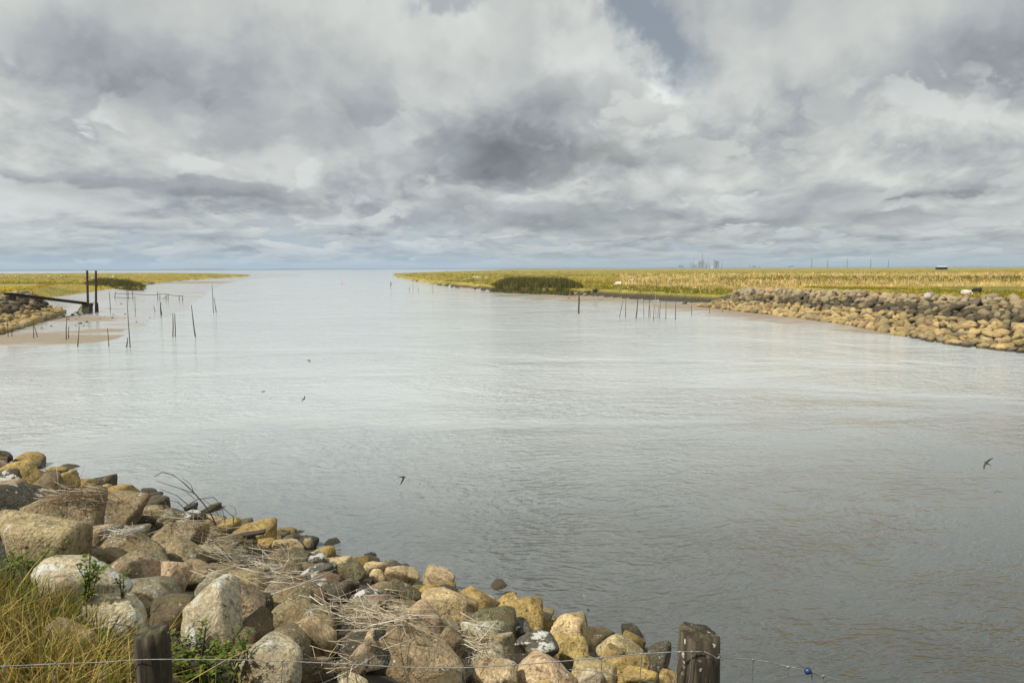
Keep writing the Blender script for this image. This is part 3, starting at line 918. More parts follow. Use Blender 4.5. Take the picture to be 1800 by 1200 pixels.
for k, (px, py, w, c) in enumerate([(1003, 520, 7, (.16, .13, .08)), (1012, 517, 9, (.22, .18, .11)), (1022, 518, 8, (.10, .08, .05)), (1029, 519.5, 12, (.28, .24, .15)),
                                    (1034, 515, 12, (.06, .05, .03)), (1043, 520.5, 6, (.14, .12, .08)), (1046, 512, 12, (.06, .045, .03)), (1000, 525, 6, (.20, .17, .11)),
                                    (1010, 522, 7, (.2, .16, .1)), (990, 530, 6, (.09, .08, .06)), (1203, 534, 9, (.09, .08, .06)), (1215, 531, 7, (.09, .08, .06))]):
    mud_stone(px, py, w, c, k, 'stone of the rubble spit beside the dark reed bed', 'rubble spit stones')

# ---------------------------------------------------------------- marsh vegetation
def blades(n_pts, P, Z, cols, h, wdt, per, lean, name, mat, rs):
    """upright grass: `per` three-sided blades at each point, coloured per tuft"""
    N = len(P); K = per
    base = np.repeat(np.concatenate([P, Z[:, None]], 1), K, 0)
    sp = np.repeat(wdt, K)[:, None]
    base[:, :2] += rs.normal(size=(N * K, 2)) * sp * 1.6
    ang = rs.uniform(0, math.pi, N * K)
    ax = np.stack([np.cos(ang), np.sin(ang) * 0.5, np.zeros(N * K)], 1) * sp * 0.5
    hh = np.repeat(h, K) * rs.uniform(0.6, 1.15, N * K)
    tip = base + np.stack([rs.normal(size=N * K) * lean * hh, rs.normal(size=N * K) * lean * hh, hh], 1)
    base[:, 2] -= 0.05
    v = np.stack([base - ax, base + ax, tip], 1).reshape(-1, 3)
    f = np.arange(len(v)).reshape(-1, 3)
    me = mesh_np(name, v, f)
    c = np.repeat(np.repeat(cols, K, 0) * rs.uniform(0.75, 1.25, (N * K, 1)), 3, 0)
    colour_attr(me, c)
    return obj(name, me, mat)

def marsh_grass(n, xr, yr, seed, name):
    rs = np.random.default_rng(seed)
    px = rs.uniform(*xr, n); py = 470 + (yr[1] - 470) * rs.uniform(0, 1, n) ** 0.8
    d = np.array([ray(a, b)[:] for a, b in zip(px, py)])
    zz = np.full(n, 1.6)
    keep = d[:, 2] < -0.0006
    d = d[keep]; zz = zz[keep]
    for _ in range(3):
        t = (zz - CAM_H) / d[:, 2]
        P = np.stack([d[:, 0] * t, d[:, 1] * t], 1)
        zz, g = land(P)
        zz = np.maximum(zz, 0.8)
    ok = g & (P[:, 1] < 1800) & (P[:, 1] > 30)
    P = P[ok]; Z, _ = land(P)
    x, y = P[:, 0], P[:, 1]
    a = wob(x, y, 0.055, seed) + 0.35 * rs.normal(size=len(x)); b = wob(x, y, 0.021, seed + 3) + 0.3 * rs.normal(size=len(x))
    green = np.array([0.150, 0.165, 0.016]); olive = np.array([0.31, 0.265, 0.030]); gold = np.array([0.52, 0.375, 0.070]); straw = np.array([0.72, 0.54, 0.26])
    rust = np.array([0.16, 0.095, 0.045])
    c = np.where((a > 0.15)[:, None], olive, green)
    c = np.where((b > 0.12)[:, None], gold, c)
    edge = poly_sd(P, MARSH_R)
    # the pale dry stand behind the grazed strip on the right, rusty dock among it
    far_r = (x > 0.16 * y) & (y > 98) & (y < 420)
    c = np.where((far_r & (rs.uniform(size=len(x)) < 0.78) & (b > -0.45))[:, None], straw, c)
    c = np.where(((x > 0.30 * y) & (y > 190) & (y < 240) & (rs.uniform(size=len(x)) < 0.45))[:, None], rust, c)
    near_edge = (edge < 14) & (edge > 0) & (x > -20)
    tus = wob(x, y, 0.35, seed + 5)
    c = c * np.clip(1.0 + 0.7 * tus, 0.35, 1.5)[:, None]
    c = np.where((near_edge & (rs.uniform(size=len(x)) < 0.7))[:, None], green * rs.uniform(0.8, 1.6, (len(x), 1)), c)
    h = np.clip(1.0 + 0.6 * tus, 0.4, 1.6) * np.where(far_r, 0.55, 0.26) * rs.uniform(0.6, 1.3, len(x)) * np.clip(y / 120, 0.75, 1.25)
    w = np.clip(y * 0.0011, 0.05, 0.6)
    o = blades(n, P, Z, c, h, w, 4, 0.25, name, M_GRASS, rs)
    tag(o, kind='stuff')
    return o
o = marsh_grass(46000, (620, 1980), (536, 532), 21, 'marsh_grass')
o['label'] = 'golden green salt marsh grass on the right shore'; o['category'] = 'grass'
o = marsh_grass(16000, (-180, 470), (522, 522), 22, 'marsh_grass')
o['label'] = 'yellow green salt marsh grass on the left shore'; o['category'] = 'grass'

def reed_bed(px_pts, z, top, n, seed, label):
    """px_pts: outline of the bed's foot on the ground as seen; reeds stand upright to `top` metres"""
    rs = np.random.default_rng(seed)
    poly = [tuple(at_z(a, b, z)[:2]) for a, b in px_pts]
    A = np.array(poly)
    P = np.stack([rs.uniform(A[:, 0].min(), A[:, 0].max(), n * 6), rs.uniform(A[:, 1].min(), A[:, 1].max(), n * 6)], 1)
    sd = poly_sd(P, poly)
    sel = sd > 0
    P = P[sel][:n]; sd = sd[sel][:n]
    Z, _ = land(P)
    h = top * np.clip(0.30 + sd / 4.5, 0.30, 1.0) * rs.uniform(0.7, 1.12, len(P)) * (1 + 0.35 * wob(P[:, 0], P[:, 1], 0.55, seed))
    g1 = np.array([0.085, 0.092, 0.026]); g2 = np.array([0.165, 0.150, 0.046]); g3 = np.array([0.28, 0.21, 0.085])
    u = rs.uniform(size=(len(P), 1))
    c = np.where(u < 0.55, g1, np.where(u < 0.88, g2, g3))
    o = blades(n, P, Z, c, h, np.full(len(P), 0.13), 4, 0.07, 'reed_bed', M_GRASS, rs)
    return tag(o, label, 'reeds')
reed_bed([(862, 509), (900, 512), (960, 514.5), (1003, 516.5), (1024, 515), (1020, 509), (960, 506), (880, 504)], 0.6, 1.75, 5200, 31,
         'dark green reed bed at the marsh edge beside the rubble spit')
reed_bed([(146, 507), (180, 507.5), (225, 508), (254, 507), (248, 503), (190, 501.5), (150, 502)], 0.6, 1.55, 4200, 32,
         'low dark reed bed behind the landing stage posts')

# ---------------------------------------------------------------- stakes in the mud and shallows
def ground_at(px, py):
    z = 0.2
    for _ in range(4):
        p = at_z(px, py, z)
        z = max(0.0, float(land(np.array([[p.x, p.y]]))[0][0]))
    return at_z(px, py, z)

def stake(bx, by, tx, ty, width, label, group, mat=None, deep=0.5, tip=0.55):
    b = ground_at(bx, by)
    d = b.y
    top = at_y(tx, ty, d)
    rr = width / 2 / F_PX * d
    g = Geo()
    n = 6
    pts = []; rad = []
    lean = (top - b)
    ph = random.uniform(0, 6)
    for i in range(n + 1):
        t = i / n
        p = b + lean * t
        wv_ = 0.25 * rr * math.sin(ph + 5 * t)
        pts.append(p + Vector((wv_, wv_ * 0.6, 0)) - b); rad.append(rr * (1 - (1 - tip) * t) * random.uniform(0.88, 1.12))
    pts.insert(0, -lean.normalized() * deep); rad.insert(0, rr * 1.05)
    g.tube(pts, rad, 7)
    # a split, ragged head
    h = pts[-1]
    g.tube([h - lean.normalized() * 0.04, h + Vector((rr * 0.35, 0, rr * 1.2))], [rr * tip * 0.7, rr * 0.15], 5)
    o = obj('wooden_stake', g.mesh('wooden_stake'), mat or M_STAKE)
    o.location = b
    return tag(o, label, 'stake', group)

GL = 'stakes on the left mudflat'; GR = 'stakes off the timber bulkhead'; GW = 'stakes standing in open water'
stake(14.5, 592, 12.5, 562, 1.4, 'taller of two thin stakes on the mud below the yellow revetment stones', GL); stake(20.7, 591, 21.5, 576, 1.3, 'shorter of two thin stakes on the mud below the yellow revetment stones', GL)
stake(59, 594, 59, 567, 1.4, 'upright stake on the mud crossed by a leaning one', GL)
stake(66, 592, 60, 573, 1.5, 'leaning stake meeting an upright one on the left mud', GL)
stake(116.5, 597, 117, 557, 1.6, 'tall dark stake beside a shorter one at the mud edge', GL)
stake(120.5, 595, 120.7, 574, 1.7, 'short dark stake beside a taller one at the mud edge', GL)
stake(137, 609, 139, 572, 1.9, 'single upright stake at the water line of the mud tongue', GL)
stake(191.5, 609, 189, 577, 1.6, 'single slightly tilted stake in shallow water off the mud tongue', GL)
stake(228.5, 611, 222.5, 509, 1.7, 'very tall thin pole with pale tip standing in the shallows', GL, tip=0.4)
stake(223, 610, 224, 594, 2.2, 'short stump at the foot of the very tall thin pole', GL)
stake(194, 546, 192, 512, 1.2, 'thin pole on the mud beside the low stake fence', GL)
stake(238, 549, 237, 520, 1.0, 'thin pale pole on the mud in front of the low stake fence', GL)
stake(272.5, 547, 270, 536, 1.1, 'short stake rising from a weedy clump on the mud', GL)
stake(283, 554, 282.5, 532, 2.6, 'thick dark stump at the edge of the wet mud', GL)
stake(304, 592, 304, 551, 2.0, 'left one of two dark stakes standing close together in the water', GW)
stake(308, 592, 307.5, 552, 1.9, 'right one of two dark stakes standing close together in the water', GW)
stake(343.5, 592, 336, 537, 2.2, 'leaning dark stake standing alone in the water, thick below', GW)
stake(375.5, 550, 372.5, 500, 1.2, 'tall thin pole in the water leaning on a shorter stake', GW)
stake(380, 549, 376, 522, 1.4, 'shorter slanting stake against the tall thin pole', GW)
stake(104, 536, 104, 524, 0.9, 'small stake on the mud behind the gangway', GL)
stake(6, 506, 6, 496, 1.6, 'short dark post in the left marsh grass', 'posts in the marsh')
S2 = 'thin wooden stake in the close row off the timber bulkhead'
for (x0, y0, x1, y1, w) in [(535, 465, 570, 285, 1.3), (597, 465, 601, 262, 1.3), (790, 460, 787, 275, 1.1), (840, 465, 852, 280, 1.1),
                            (858, 465, 846, 285, 1.1), (893, 500, 900, 335, 1.3), (936, 470, 950, 350, 1.1), (955, 475, 967, 300, 1.2),
                            (1022, 490, 1025, 245, 1.3), (1123, 490, 1127, 310, 1.6)]:
    stake(1000 + x0 / 6, 480 + y0 / 6, 1000 + x1 / 6, 480 + y1 / 6, w, S2, GR)
stake(1000 + 710 / 6, 480 + 475 / 6, 1000 + 727 / 6, 480 + 272 / 6, 2.4, 'thick tilted stake in the row off the timber bulkhead', GR)
stake(1000 + 918 / 6, 480 + 495 / 6, 1000 + 908 / 6, 480 + 75 / 6, 1.2, 'very tall pale pole rising above the row off the bulkhead', GR, M_STAKE_PALE, tip=0.5)
stake(1017.5, 551, 1017.5, 512, 3.2, 'thick dark pile standing in the water off the rubble spit', GW, tip=0.8)
for (x0, y0, x1, y1, w) in [(1294, 440, 1294, 335, 1.2), (1485, 425, 1483, 350, 1.1), (1695, 405, 1695, 300, 1.1)]:
    stake(1000 + x0 / 6, 480 + y0 / 6, 1000 + x1 / 6, 480 + y1 / 6, w, 'lone thin stake in the shallows before the long revetment', 'lone stakes before the long revetment')
stake(1269.7, 548, 1270, 545, 1.4, 'tiny stump in the shallows before the long revetment', 'lone stakes before the long revetment')
stake(687, 503, 687, 496, 1.5, 'dark marker post in the far shallows at the marsh tip', GW, tip=0.9)
for x, y0, y1 in ((719.5, 511, 504.5), (735.5, 511, 506.5), (761, 515, 498)):
    stake(x, y0, x, y1, 0.8, 'far thin stake on the mud below the marsh tip', 'far stakes at the marsh tip')
stake(726, 512, 726, 479, 0.8, 'very tall pale pole on the mud below the marsh tip', 'far stakes at the marsh tip', M_STAKE_PALE)

# a low stake fence with rails on the left mud
def stake_fence(name, posts, rails, label, wpost=1.2):
    b0 = ground_at(*posts[0][:2])
    root = empty(name, b0, label, 'stake fence')
    tops = []
    for (bx, by, tx, ty) in posts:
        b = ground_at(bx, by); t = at_y(tx, ty, b.y)
        r = wpost / 2 / F_PX * b.y
        o = obj('post', Geo().tube([b - Vector((0, 0, 0.4)) - b0, b - b0, t - b0], [r, r, r * 0.7], 6).mesh('post'), M_STAKE, root)
    for (ax, ay, cx_, cy_) in rails:
        ya = ground_at(posts[0][0], posts[0][1]).y
        a = at_y(ax, ay, ya); c = at_y(cx_, cy_, ya)
        m = (a + c) / 2 + Vector((0, 0, -0.05))
        r = 0.45 / F_PX * ya
        obj('rail', Geo().tube([a - b0, m - b0, c - b0], [r, r, r], 5).mesh('rail'), M_STAKE, root)
    return root
stake_fence('stake_fence', [(201.5, 524, 203, 513), (225.5, 524, 225, 511), (233.5, 525, 233, 512), (277.5, 526, 276.5, 513),
                            (281, 527, 281, 516), (292, 527, 292, 517), (295.5, 527, 295.5, 516), (315, 528, 315, 519), (321, 529, 321, 519.5)],
            [(202, 515.5, 233, 516.5), (233, 516.5, 278, 518.5), (278, 516, 296, 517), (296, 518, 322, 520), (202, 522.5, 296, 526.5), (284, 525.5, 293, 520.5)],
            'low broken stake fence with thin rails across the left mudflat')

# ---------------------------------------------------------------- timber bulkhead on the right
BK = [ground_at(a, b) for a, b in [(1048, 519.4), (1090, 521.6), (1150, 525.2), (1200, 528.6), (1252, 531.6)]]
root = empty('timber_bulkhead', BK[2], 'dark wall of upright timber piles along the marsh edge', 'bulkhead')
line = [(p.x, p.y) for p in BK]
def pile_mesh(k):
    r = random.Random(k)
    g = Geo()
    g.tube([(0, 0, -0.5), (0, 0, 0.5), (0.01, 0, 1.0)], [0.11, 0.105, 0.095 * r.uniform(.8, 1.1)], 7)
    return g.mesh('pile')
PILES = [[pile_mesh(k) for k in range(5)] for _ in range(4)]
M_PILE_PALE = simple('bleached_pile', (0.30, 0.26, 0.19), 0.9, 0.3, 6.0)
NP = 118
for i in range(NP):
    x, y = lerp_line(line, i / (NP - 1))
    n = Vector((x, y, 0)).normalized() * 0.30
    o = obj('pile', PILES[(0, 0, 1, 0, 2)[(i * 7 + i // 3) % 5]][i % 5], (M_TIMBER, M_TIMBER, M_STAKE, M_TIMBER, M_PILE_PALE)[(i * 7 + i // 3) % 5], root)
    o.location = Vector((x - n.x + random.uniform(-.04, .04), y - n.y + random.uniform(-.05, .05), 0.35)) - BK[2]
    o.rotation_euler = (random.uniform(-.04, .04), random.uniform(-.04, .04), random.uniform(0, 6))
    o.scale = (random.uniform(.8, 1.25), random.uniform(.8, 1.25), random.uniform(0.86, 1.06))

# ---------------------------------------------------------------- landing stage with two tall posts
LB = ground_at(160, 549)
YD = LB.y
root = empty('landing_stage', LB, 'wooden landing stage with ramp, long gangway and two tall dark posts', 'landing stage')
def rel(p): return p - LB
def tall_post(bx, by, tx, ty, dy):
    b = at_y(bx, by, YD + dy); t = at_y(tx, ty, YD + dy)
    g = Geo().tube([rel(b) - Vector((0, 0, 0.8)), rel(b), rel(t)], [0.125, 0.125, 0.115], 10)
    g.tube([rel(t), rel(t) + Vector((0, 0, 0.12))], [0.12, 0.04], 10)
    obj('tall_post', g.mesh('tall_post'), M_RUST, root)
tall_post(155.0, 551, 153.2, 476.5, -0.6)
tall_post(168.8, 547, 168.6, 477.0, 1.0)
g0 = at_y(12, 516.8, 64.5); g1 = at_y(150, 533.5, YD)
gang = obj('gangway', Geo().beam(rel(g0) + Vector((0, -0.35, 0)), rel(g1) + Vector((0, -0.35, 0)), 0.12, 0.17).mesh('gangway'), M_TIMBER, root)
obj('beam', Geo().beam(rel(g0) + Vector((0, 0.35, 0)), rel(g1) + Vector((0, 0.35, 0)), 0.12, 0.17).mesh('beam'), M_TIMBER, gang)
for k in range(46):
    t = (k + 0.5) / 46
    p = rel(g0.lerp(g1, t)) + Vector((0, 0, 0.11))
    d = (g1 - g0).normalized()
    obj('plank', Geo().box(p, (0.34, 0.86, 0.05), d.to_track_quat('X', 'Z').to_matrix()).mesh('plank'), M_TIMBER, gang)
# bollard-like foot of the gangway on the crest
f0 = rel(at_y(19, 519.5, 65.5))
obj('gangway_foot', Geo().box(f0 + Vector((0, 0, -0.25)), (0.4, 0.9, 0.45)).mesh('gangway_foot'), M_TIMBER, root)
# platform: frame, planks and piles; the ramp drops towards the water
pa = at_y(148, 533.2, YD + 0.4); pb = at_y(170, 532.8, YD + 1.6)
zt = rel(pa).z
cxm = (rel(pa).x + rel(pb).x) / 2
wid = abs(pb.x - pa.x)
for k in range(5):
    obj('deck_plank', Geo().box((cxm, 0.4 + 0.30 * k, zt), (wid, 0.28, 0.06)).mesh('deck_plank'), M_DECK, root)
for sx in (-0.5, 0.5):
    for yy in (0.3, 1.7):
        obj('pile', Geo().tube([(cxm + sx * wid * 0.92, yy, -0.8), (cxm + sx * wid * 0.92, yy, zt)], 0.13, 8).mesh('pile'), M_TIMBER, root)
ra = rel(at_y(136.5, 549.5, YD - 2.2)); rb = rel(at_y(156.5, 551, YD - 2.2))
ta = Vector((cxm - wid / 2, 0.25, zt)); tb = Vector((cxm + wid / 2 * 0.92, 0.25, zt))
NPK = 9
ramp = obj('ramp', Geo().beam(tb + Vector((0.05, 0, -0.15)), rb + Vector((0.05, 0, -0.1)), 0.14, 0.24).mesh('ramp'), M_TIMBER, root)
for k in range(NPK):
    a0 = ta.lerp(ra, k / NPK); a1 = ta.lerp(ra, (k + 0.9) / NPK); b0 = tb.lerp(rb, k / NPK); b1 = tb.lerp(rb, (k + 0.9) / NPK)
    up = Vector((0, 0, 0.05))
    vs = [a0, b0, b1, a1, a0 + up, b0 + up, b1 + up, a1 + up]
    obj('plank', mesh('plank', vs, [(3, 2, 1, 0), (4, 5, 6, 7), (0, 1, 5, 4), (1, 2, 6, 5), (2, 3, 7, 6), (3, 0, 4, 7)]), M_DECK, ramp)
obj('beam', Geo().beam(ta + Vector((-0.05, 0, -0.15)), ra + Vector((-0.05, 0, -0.1)), 0.14, 0.24).mesh('beam'), M_TIMBER, ramp)
obj('brace', Geo().beam(Vector((cxm + wid * 0.45, 0.9, zt - 0.1)), Vector((cxm + wid * 0.2, 0.2, -0.1)), 0.14, 0.14).mesh('brace'), M_TIMBER, root)

# ---------------------------------------------------------------- sheep
def sheep_mesh(name, grazing, wide=1.0):
    bm = bmesh.new()
    P = {'rump': (-0.42, 0, 0.62, .20, .21), 'loin': (-0.18, 0, 0.64, .26, .25), 'chest': (0.22, 0, 0.62, .25, .25), 'shoulder': (0.40, 0, 0.64, .19, .20)}
    if grazing:
        P.update({'neck': (0.58, 0.02, 0.50, .12, .12), 'poll': (0.70, 0.03, 0.26, .085, .085), 'muzzle': (0.76, 0.03, 0.08, .05, .05)})
    else:
        P.update({'neck': (0.55, 0.0, 0.80, .13, .13), 'poll': (0.66, 0.0, 0.98, .095, .095), 'muzzle': (0.84, 0.0, 0.90, .055, .055)})
    E = [('rump', 'loin'), ('loin', 'chest'), ('chest', 'shoulder'), ('shoulder', 'neck'), ('neck', 'poll'), ('poll', 'muzzle')]
    P['tail'] = (-0.60, 0, 0.50, .05, .05); E.append(('rump', 'tail'))
    for s, k in ((-1, 'l'), (1, 'r')):
        P['hip' + k] = (-0.40, .13 * s, .46, .12, .10); P['stifle' + k] = (-0.33, .14 * s, .32, .065, .06); P['hock' + k] = (-0.45, .14 * s, .20, .036, .036)
        P['hfoot' + k] = (-0.42, .14 * s, .0, .034, .034)
        P['elbow' + k] = (0.30, .13 * s, .42, .09, .09); P['knee' + k] = (0.31, .13 * s, .22, .038, .038); P['foot' + k] = (0.32, .13 * s, .0, .034, .034)
        P['ear' + k] = (P['poll'][0] - .02, P['poll'][1] + .15 * s, P['poll'][2] + .03, .025, .03)
        E += [('rump', 'hip' + k), ('hip' + k, 'stifle' + k), ('stifle' + k, 'hock' + k), ('hock' + k, 'hfoot' + k),
              ('chest', 'elbow' + k), ('elbow' + k, 'knee' + k), ('knee' + k, 'foot' + k), ('poll', 'ear' + k)]
    keys = list(P)
    me = bpy.data.meshes.new(name + '_skeleton')
    me.from_pydata([P[k][:3] for k in keys], [(keys.index(a), keys.index(b)) for a, b in E], [])
    o = bpy.data.objects.new(name + '_skeleton', me)
    col.objects.link(o)
    o.modifiers.new('skin', 'SKIN')
    for i, k in enumerate(keys):
        me.skin_vertices[0].data[i].radius = (P[k][3] * wide, P[k][4] * wide) if k in ('rump', 'loin', 'chest', 'shoulder') else P[k][3:]
    me.skin_vertices[0].data[keys.index('loin')].use_root = True
    sub = o.modifiers.new('sub', 'SUBSURF'); sub.levels = 1; sub.render_levels = 1
    dg = bpy.context.evaluated_depsgraph_get()
    res = bpy.data.meshes.new_from_object(o.evaluated_get(dg))
    res.name = name
    res.shade_smooth()
    bpy.data.objects.remove(o); bpy.data.meshes.remove(me)
    return res
SHEEP_G = sheep_mesh('sheep_grazing', True, 1.12); SHEEP_S = sheep_mesh('sheep_standing', False, 1.1)
SHEEP_B = SHEEP_S.copy(); SHEEP_BG = SHEEP_G.copy()
def lying(src):
    me = src.copy()
    co = np.empty(len(me.vertices) * 3, dtype=np.float32); me.vertices.foreach_get('co', co)
    co = co.reshape(-1, 3); co[:, 2] = np.maximum(co[:, 2] - 0.33, 0.0)
    me.vertices.foreach_set('co', co.ravel()); me.update()
    return me
SHEEP_L = lying(SHEEP_S)
def sheep(px, py, wpx, me, rz, label, group=None, dark=False):
    p = None; z = 1.6
    for _ in range(6):
        p = at_z(px, py, z); z = float(land(np.array([[p.x, p.y]]))[0][0])
    s = min(max(wpx / F_PX * p.y / 1.3, 0.72), 1.15)
    o = obj('sheep', me, M_WOOL_DARK if dark else M_WOOL)
    o.location = (p.x, p.y, z - 0.02); o.scale = (s, s, s); o.rotation_euler.z = rz
    return tag(o, label, 'sheep', group)
sheep(1698, 521.3, 17, SHEEP_G, -0.5, 'white sheep grazing on the crest of the long revetment')
sheep(1717, 516.5, 13, SHEEP_BG, 2.2, 'black sheep grazing behind a white one near the long revetment', dark=True)
sheep(1087, 504, 14, SHEEP_G, 2.9, 'white sheep grazing above the timber bulkhead')
sheep(1108.5, 497, 10, SHEEP_L, 0.3, 'white sheep lying in the grass behind the one above the bulkhead')
sheep(1207.5, 502.5, 7, SHEEP_L, 0.8, 'white sheep lying low in green tussocks above the bulkhead end')
for x, y in ((833.5, 489.3), (838.5, 489.3), (843.5, 489.3)):
    sheep(x, y, 5, SHEEP_G, random.choice((0.2, 3.0)), 'small far sheep in the close trio beyond the marsh edge', 'far sheep on the right marsh')
sheep(854, 490.5, 5, SHEEP_S, 0.2, 'small far sheep standing a little apart from the trio', 'far sheep on the right marsh')
LS = 'far white sheep grazing on the left marsh'
for x, y, w, me in ((3, 488.8, 5, SHEEP_S), (27.5, 487.8, 5, SHEEP_G), (86, 487.8, 5, SHEEP_G), (149, 487.5, 5, SHEEP_S), (66.5, 483.5, 3, SHEEP_S), (98.5, 483.5, 3, SHEEP_G)):
    sheep(x, y, w, me, random.uniform(0, 6), LS, 'far sheep on the left marsh')
sheep(108, 487.5, 7, SHEEP_G, 0.3, 'larger white sheep grazing on the left marsh', 'far sheep on the left marsh')
sheep(163, 491.5, 8, SHEEP_G, 0.1, 'white sheep grazing between the two tall posts', 'far sheep on the left marsh')
sheep(194, 489.5, 7, SHEEP_L, 0.1, 'white sheep lying behind the low reed bed', 'far sheep on the left marsh')
sheep(199, 489.2, 7, SHEEP_G, 3.0, 'white sheep grazing behind the low reed bed', 'far sheep on the left marsh')
for x, y in ((901.7, 477.6), (878, 477.4), (786, 477.8), (1062, 475.3)):
    sheep(x, y, 4, SHEEP_B, 1.0, 'tiny dark animal far out on the right marsh', 'far dark animals on the right marsh', dark=True)
for x, y in ((1243, 474.9), (1256, 475.2), (1275, 474.6), (1312, 475.0), (1360, 474.3), (1193, 476.2)):
    sheep(x, y, 3, SHEEP_S, random.uniform(0, 6), 'tiny white sheep far out below the harbour skyline', 'far white sheep on the right marsh')

# pale boulder on the crest
p = at_z(1628.5, 522.5, 2.45)
o = obj('stone', FAR_POOL[3], M_ROCK_FAR); o.location = p + Vector((0.5, 0.7, 0.10)); o.scale = (0.36, 0.3, 0.26); o.color = (0.42, 0.40, 0.35, 0)
tag(o, 'pale pointed stone lying on the grass behind the long revetment', 'stone')

# ---------------------------------------------------------------- birds skimming the water
def bird_mesh(flap, sweep):
    """body along +X with wings raised by `flap` and swept back"""
    g = []; f = []
    prof = [(-0.075, .004), (-0.05, .010), (-0.01, .017), (0.03, .016), (0.055, .011), (0.075, .004)]
    n = 8
    for x, r in prof:
        for k in range(n):
            a = 2 * math.pi * k / n
            g.append((x, r * math.cos(a), r * math.sin(a)))
    for i in range(len(prof) - 1):
        for k in range(n):
            k2 = (k + 1) % n
            f.append((i * n + k, i * n + k2, (i + 1) * n + k2, (i + 1) * n + k))
    f.append(tuple(range(n))[::-1]); f.append(tuple((len(prof) - 1) * n + k for k in range(n)))
    for s in (-1, 1):
        b = len(g)
        fl = flap if s < 0 else flap * 0.92
        for t, ch in ((0.0, .040), (0.35, .044), (0.7, .032), (1.0, .004)):
            y = s * (0.012 + 0.16 * t * math.cos(fl)); z = 0.006 + 0.16 * t * math.sin(fl) - 0.02 * t * t
            x = 0.035 - sweep * t * t
            g += [(x, y, z), (x - ch, y, z - 0.003), (x - ch * 0.4, y, z + 0.003)]
        for i in range(3):
            a = b + 3 * i
            f += [(a, a + 3, a + 5, a + 2), (a + 2, a + 5, a + 4, a + 1), (a + 1, a + 4, a + 3, a)]
        f.append((b, b + 2, b + 1)); f.append((b + 9, b + 10, b + 11))
        b = len(g)
        g += [(-0.06, 0.002 * s, 0.004), (-0.07, s * 0.010, 0), (-0.135, s * 0.030, 0.002), (-0.07, 0.004 * s, -0.004)]
        f += [(b, b + 1, b + 2), (b, b + 2, b + 3), (b + 1, b + 3, b + 2), (b, b + 3, b + 1)]
    return mesh('bird', g, f, False)
M_BIRD = simple('dark_plumage', (0.035, 0.032, 0.030), 0.7, 0.3, 30.0)
def bird(px, py, h, size, rot, flap, sweep, label):
    p = at_z(px, py, h)
    o = obj('bird', bird_mesh(flap, sweep), M_BIRD)
    o.location = p; o.scale = (size,) * 3; o.rotation_euler = rot
    tag(o, label, 'bird', 'swallows over the channel')
bird(708, 838, 0.55, 0.95, (0.5, 0.1, 0.4), -0.75, 0.10, 'dark swallow with drooped wings low over the water beyond the boulders')
bird(543, 633, 0.5, 1.15, (0.1, 0.0, 0.8), -0.5, 0.06, 'small swallow flying far out above the water')
bird(463, 688, 0.3, 1.0, (0.0, 0.0, 0.2), 0.1, 0.05, 'swallow gliding with level wings over the water')
bird(534, 701, 0.45, 1.0, (-0.9, 0.0, 0.9), 0.2, 0.05, 'swallow banking steeply over the water')
bird(1735, 814, 0.75, 1.0, (-1.0, -0.25, 1.9), 0.35, 0.09, 'dark swallow with bent wings over the rippled water before the long revetment')

# marker buoy far down the channel
p = at_z(601, 499, 0)
g = Geo(); g.tube([(0, 0, -0.3), (0, 0, 0.25), (0, 0, 0.5)], [0.45, 0.5, 0.2], 12).tube([(0, 0, 0.5), (0, 0, 1.3)], [0.07, 0.06], 8).tube([(0, 0, 1.3), (0, 0, 1.7)], [0.22, 0.1], 8)
o = obj('marker_buoy', g.mesh('marker_buoy'), M_BUOY, loc=p); o.scale = (.55, .55, .55)
tag(o, 'small orange marker buoy far down the channel', 'buoy')

# ---------------------------------------------------------------- harbour on the horizon
HD = 9000.0
def hp(px, py): return at_y(px, py, HD)
def ground_h(px): return Vector((hp(px, 470).x, HD, 0.0))
def block(x0, x1, top, label, deep=60, mat=M_PORT, steps=()):
    a = hp(x0, top); b = hp(x1, top)
    c = Vector(((a.x + b.x) / 2, HD, 0))
    root = empty('harbour_building', c, label, 'building', 'harbour skyline')
    w = b.x - a.x
    obj('wall', Geo().box((0, 0, a.z / 2), (w, deep, a.z)).mesh('wall'), mat, root)
    obj('roof', Geo().box((0, 0, a.z + 1.5), (w * 1.04, deep * 1.04, 3)).mesh('roof'), mat, root)
    for dxp, hh in steps:
        obj('roof_house', Geo().box((dxp * w, 0, a.z + hh / 2 + 3), (w * 0.3, deep * 0.4, hh)).mesh('roof_house'), mat, root)
def crane(bx, tx, ty, label, jib=0):
    t = hp(tx, ty); b = Vector((hp(bx, 470).x, HD, 0))
    root = empty('harbour_crane', b, label, 'crane', 'harbour skyline')
    h = t.z
    w = 5.0
    for s in (-1, 1):
        obj('leg', Geo().beam((s * w, -w, 0), (s * 1.5 + (t.x - b.x) * 0.35, 0, h * 0.55), 2.2, 2.2).mesh('leg'), M_PORT, root)
        obj('leg', Geo().beam((s * w, w, 0), (s * 1.5 + (t.x - b.x) * 0.35, 0, h * 0.55), 2.2, 2.2).mesh('leg'), M_PORT, root)
    obj('jib', Geo().beam(((t.x - b.x) * 0.3, 0, h * 0.5), (t.x - b.x, 0, h), 3.0, 3.0).mesh('jib'), M_PORT, root)
    obj('cab', Geo().box(((t.x - b.x) * 0.35, 0, h * 0.5), (11, 9, 10)).mesh('cab'), M_PORT, root)
    if jib:
        obj('counter_jib', Geo().beam(((t.x - b.x) * 0.35, 0, h * 0.55), ((t.x - b.x) * 0.35 + jib, 0, h * 0.5), 3, 4).mesh('counter_jib'), M_PORT, root)
block(1193, 1201, 467, 'low wide warehouse at the end of the harbour skyline', steps=((-.2, 6),))
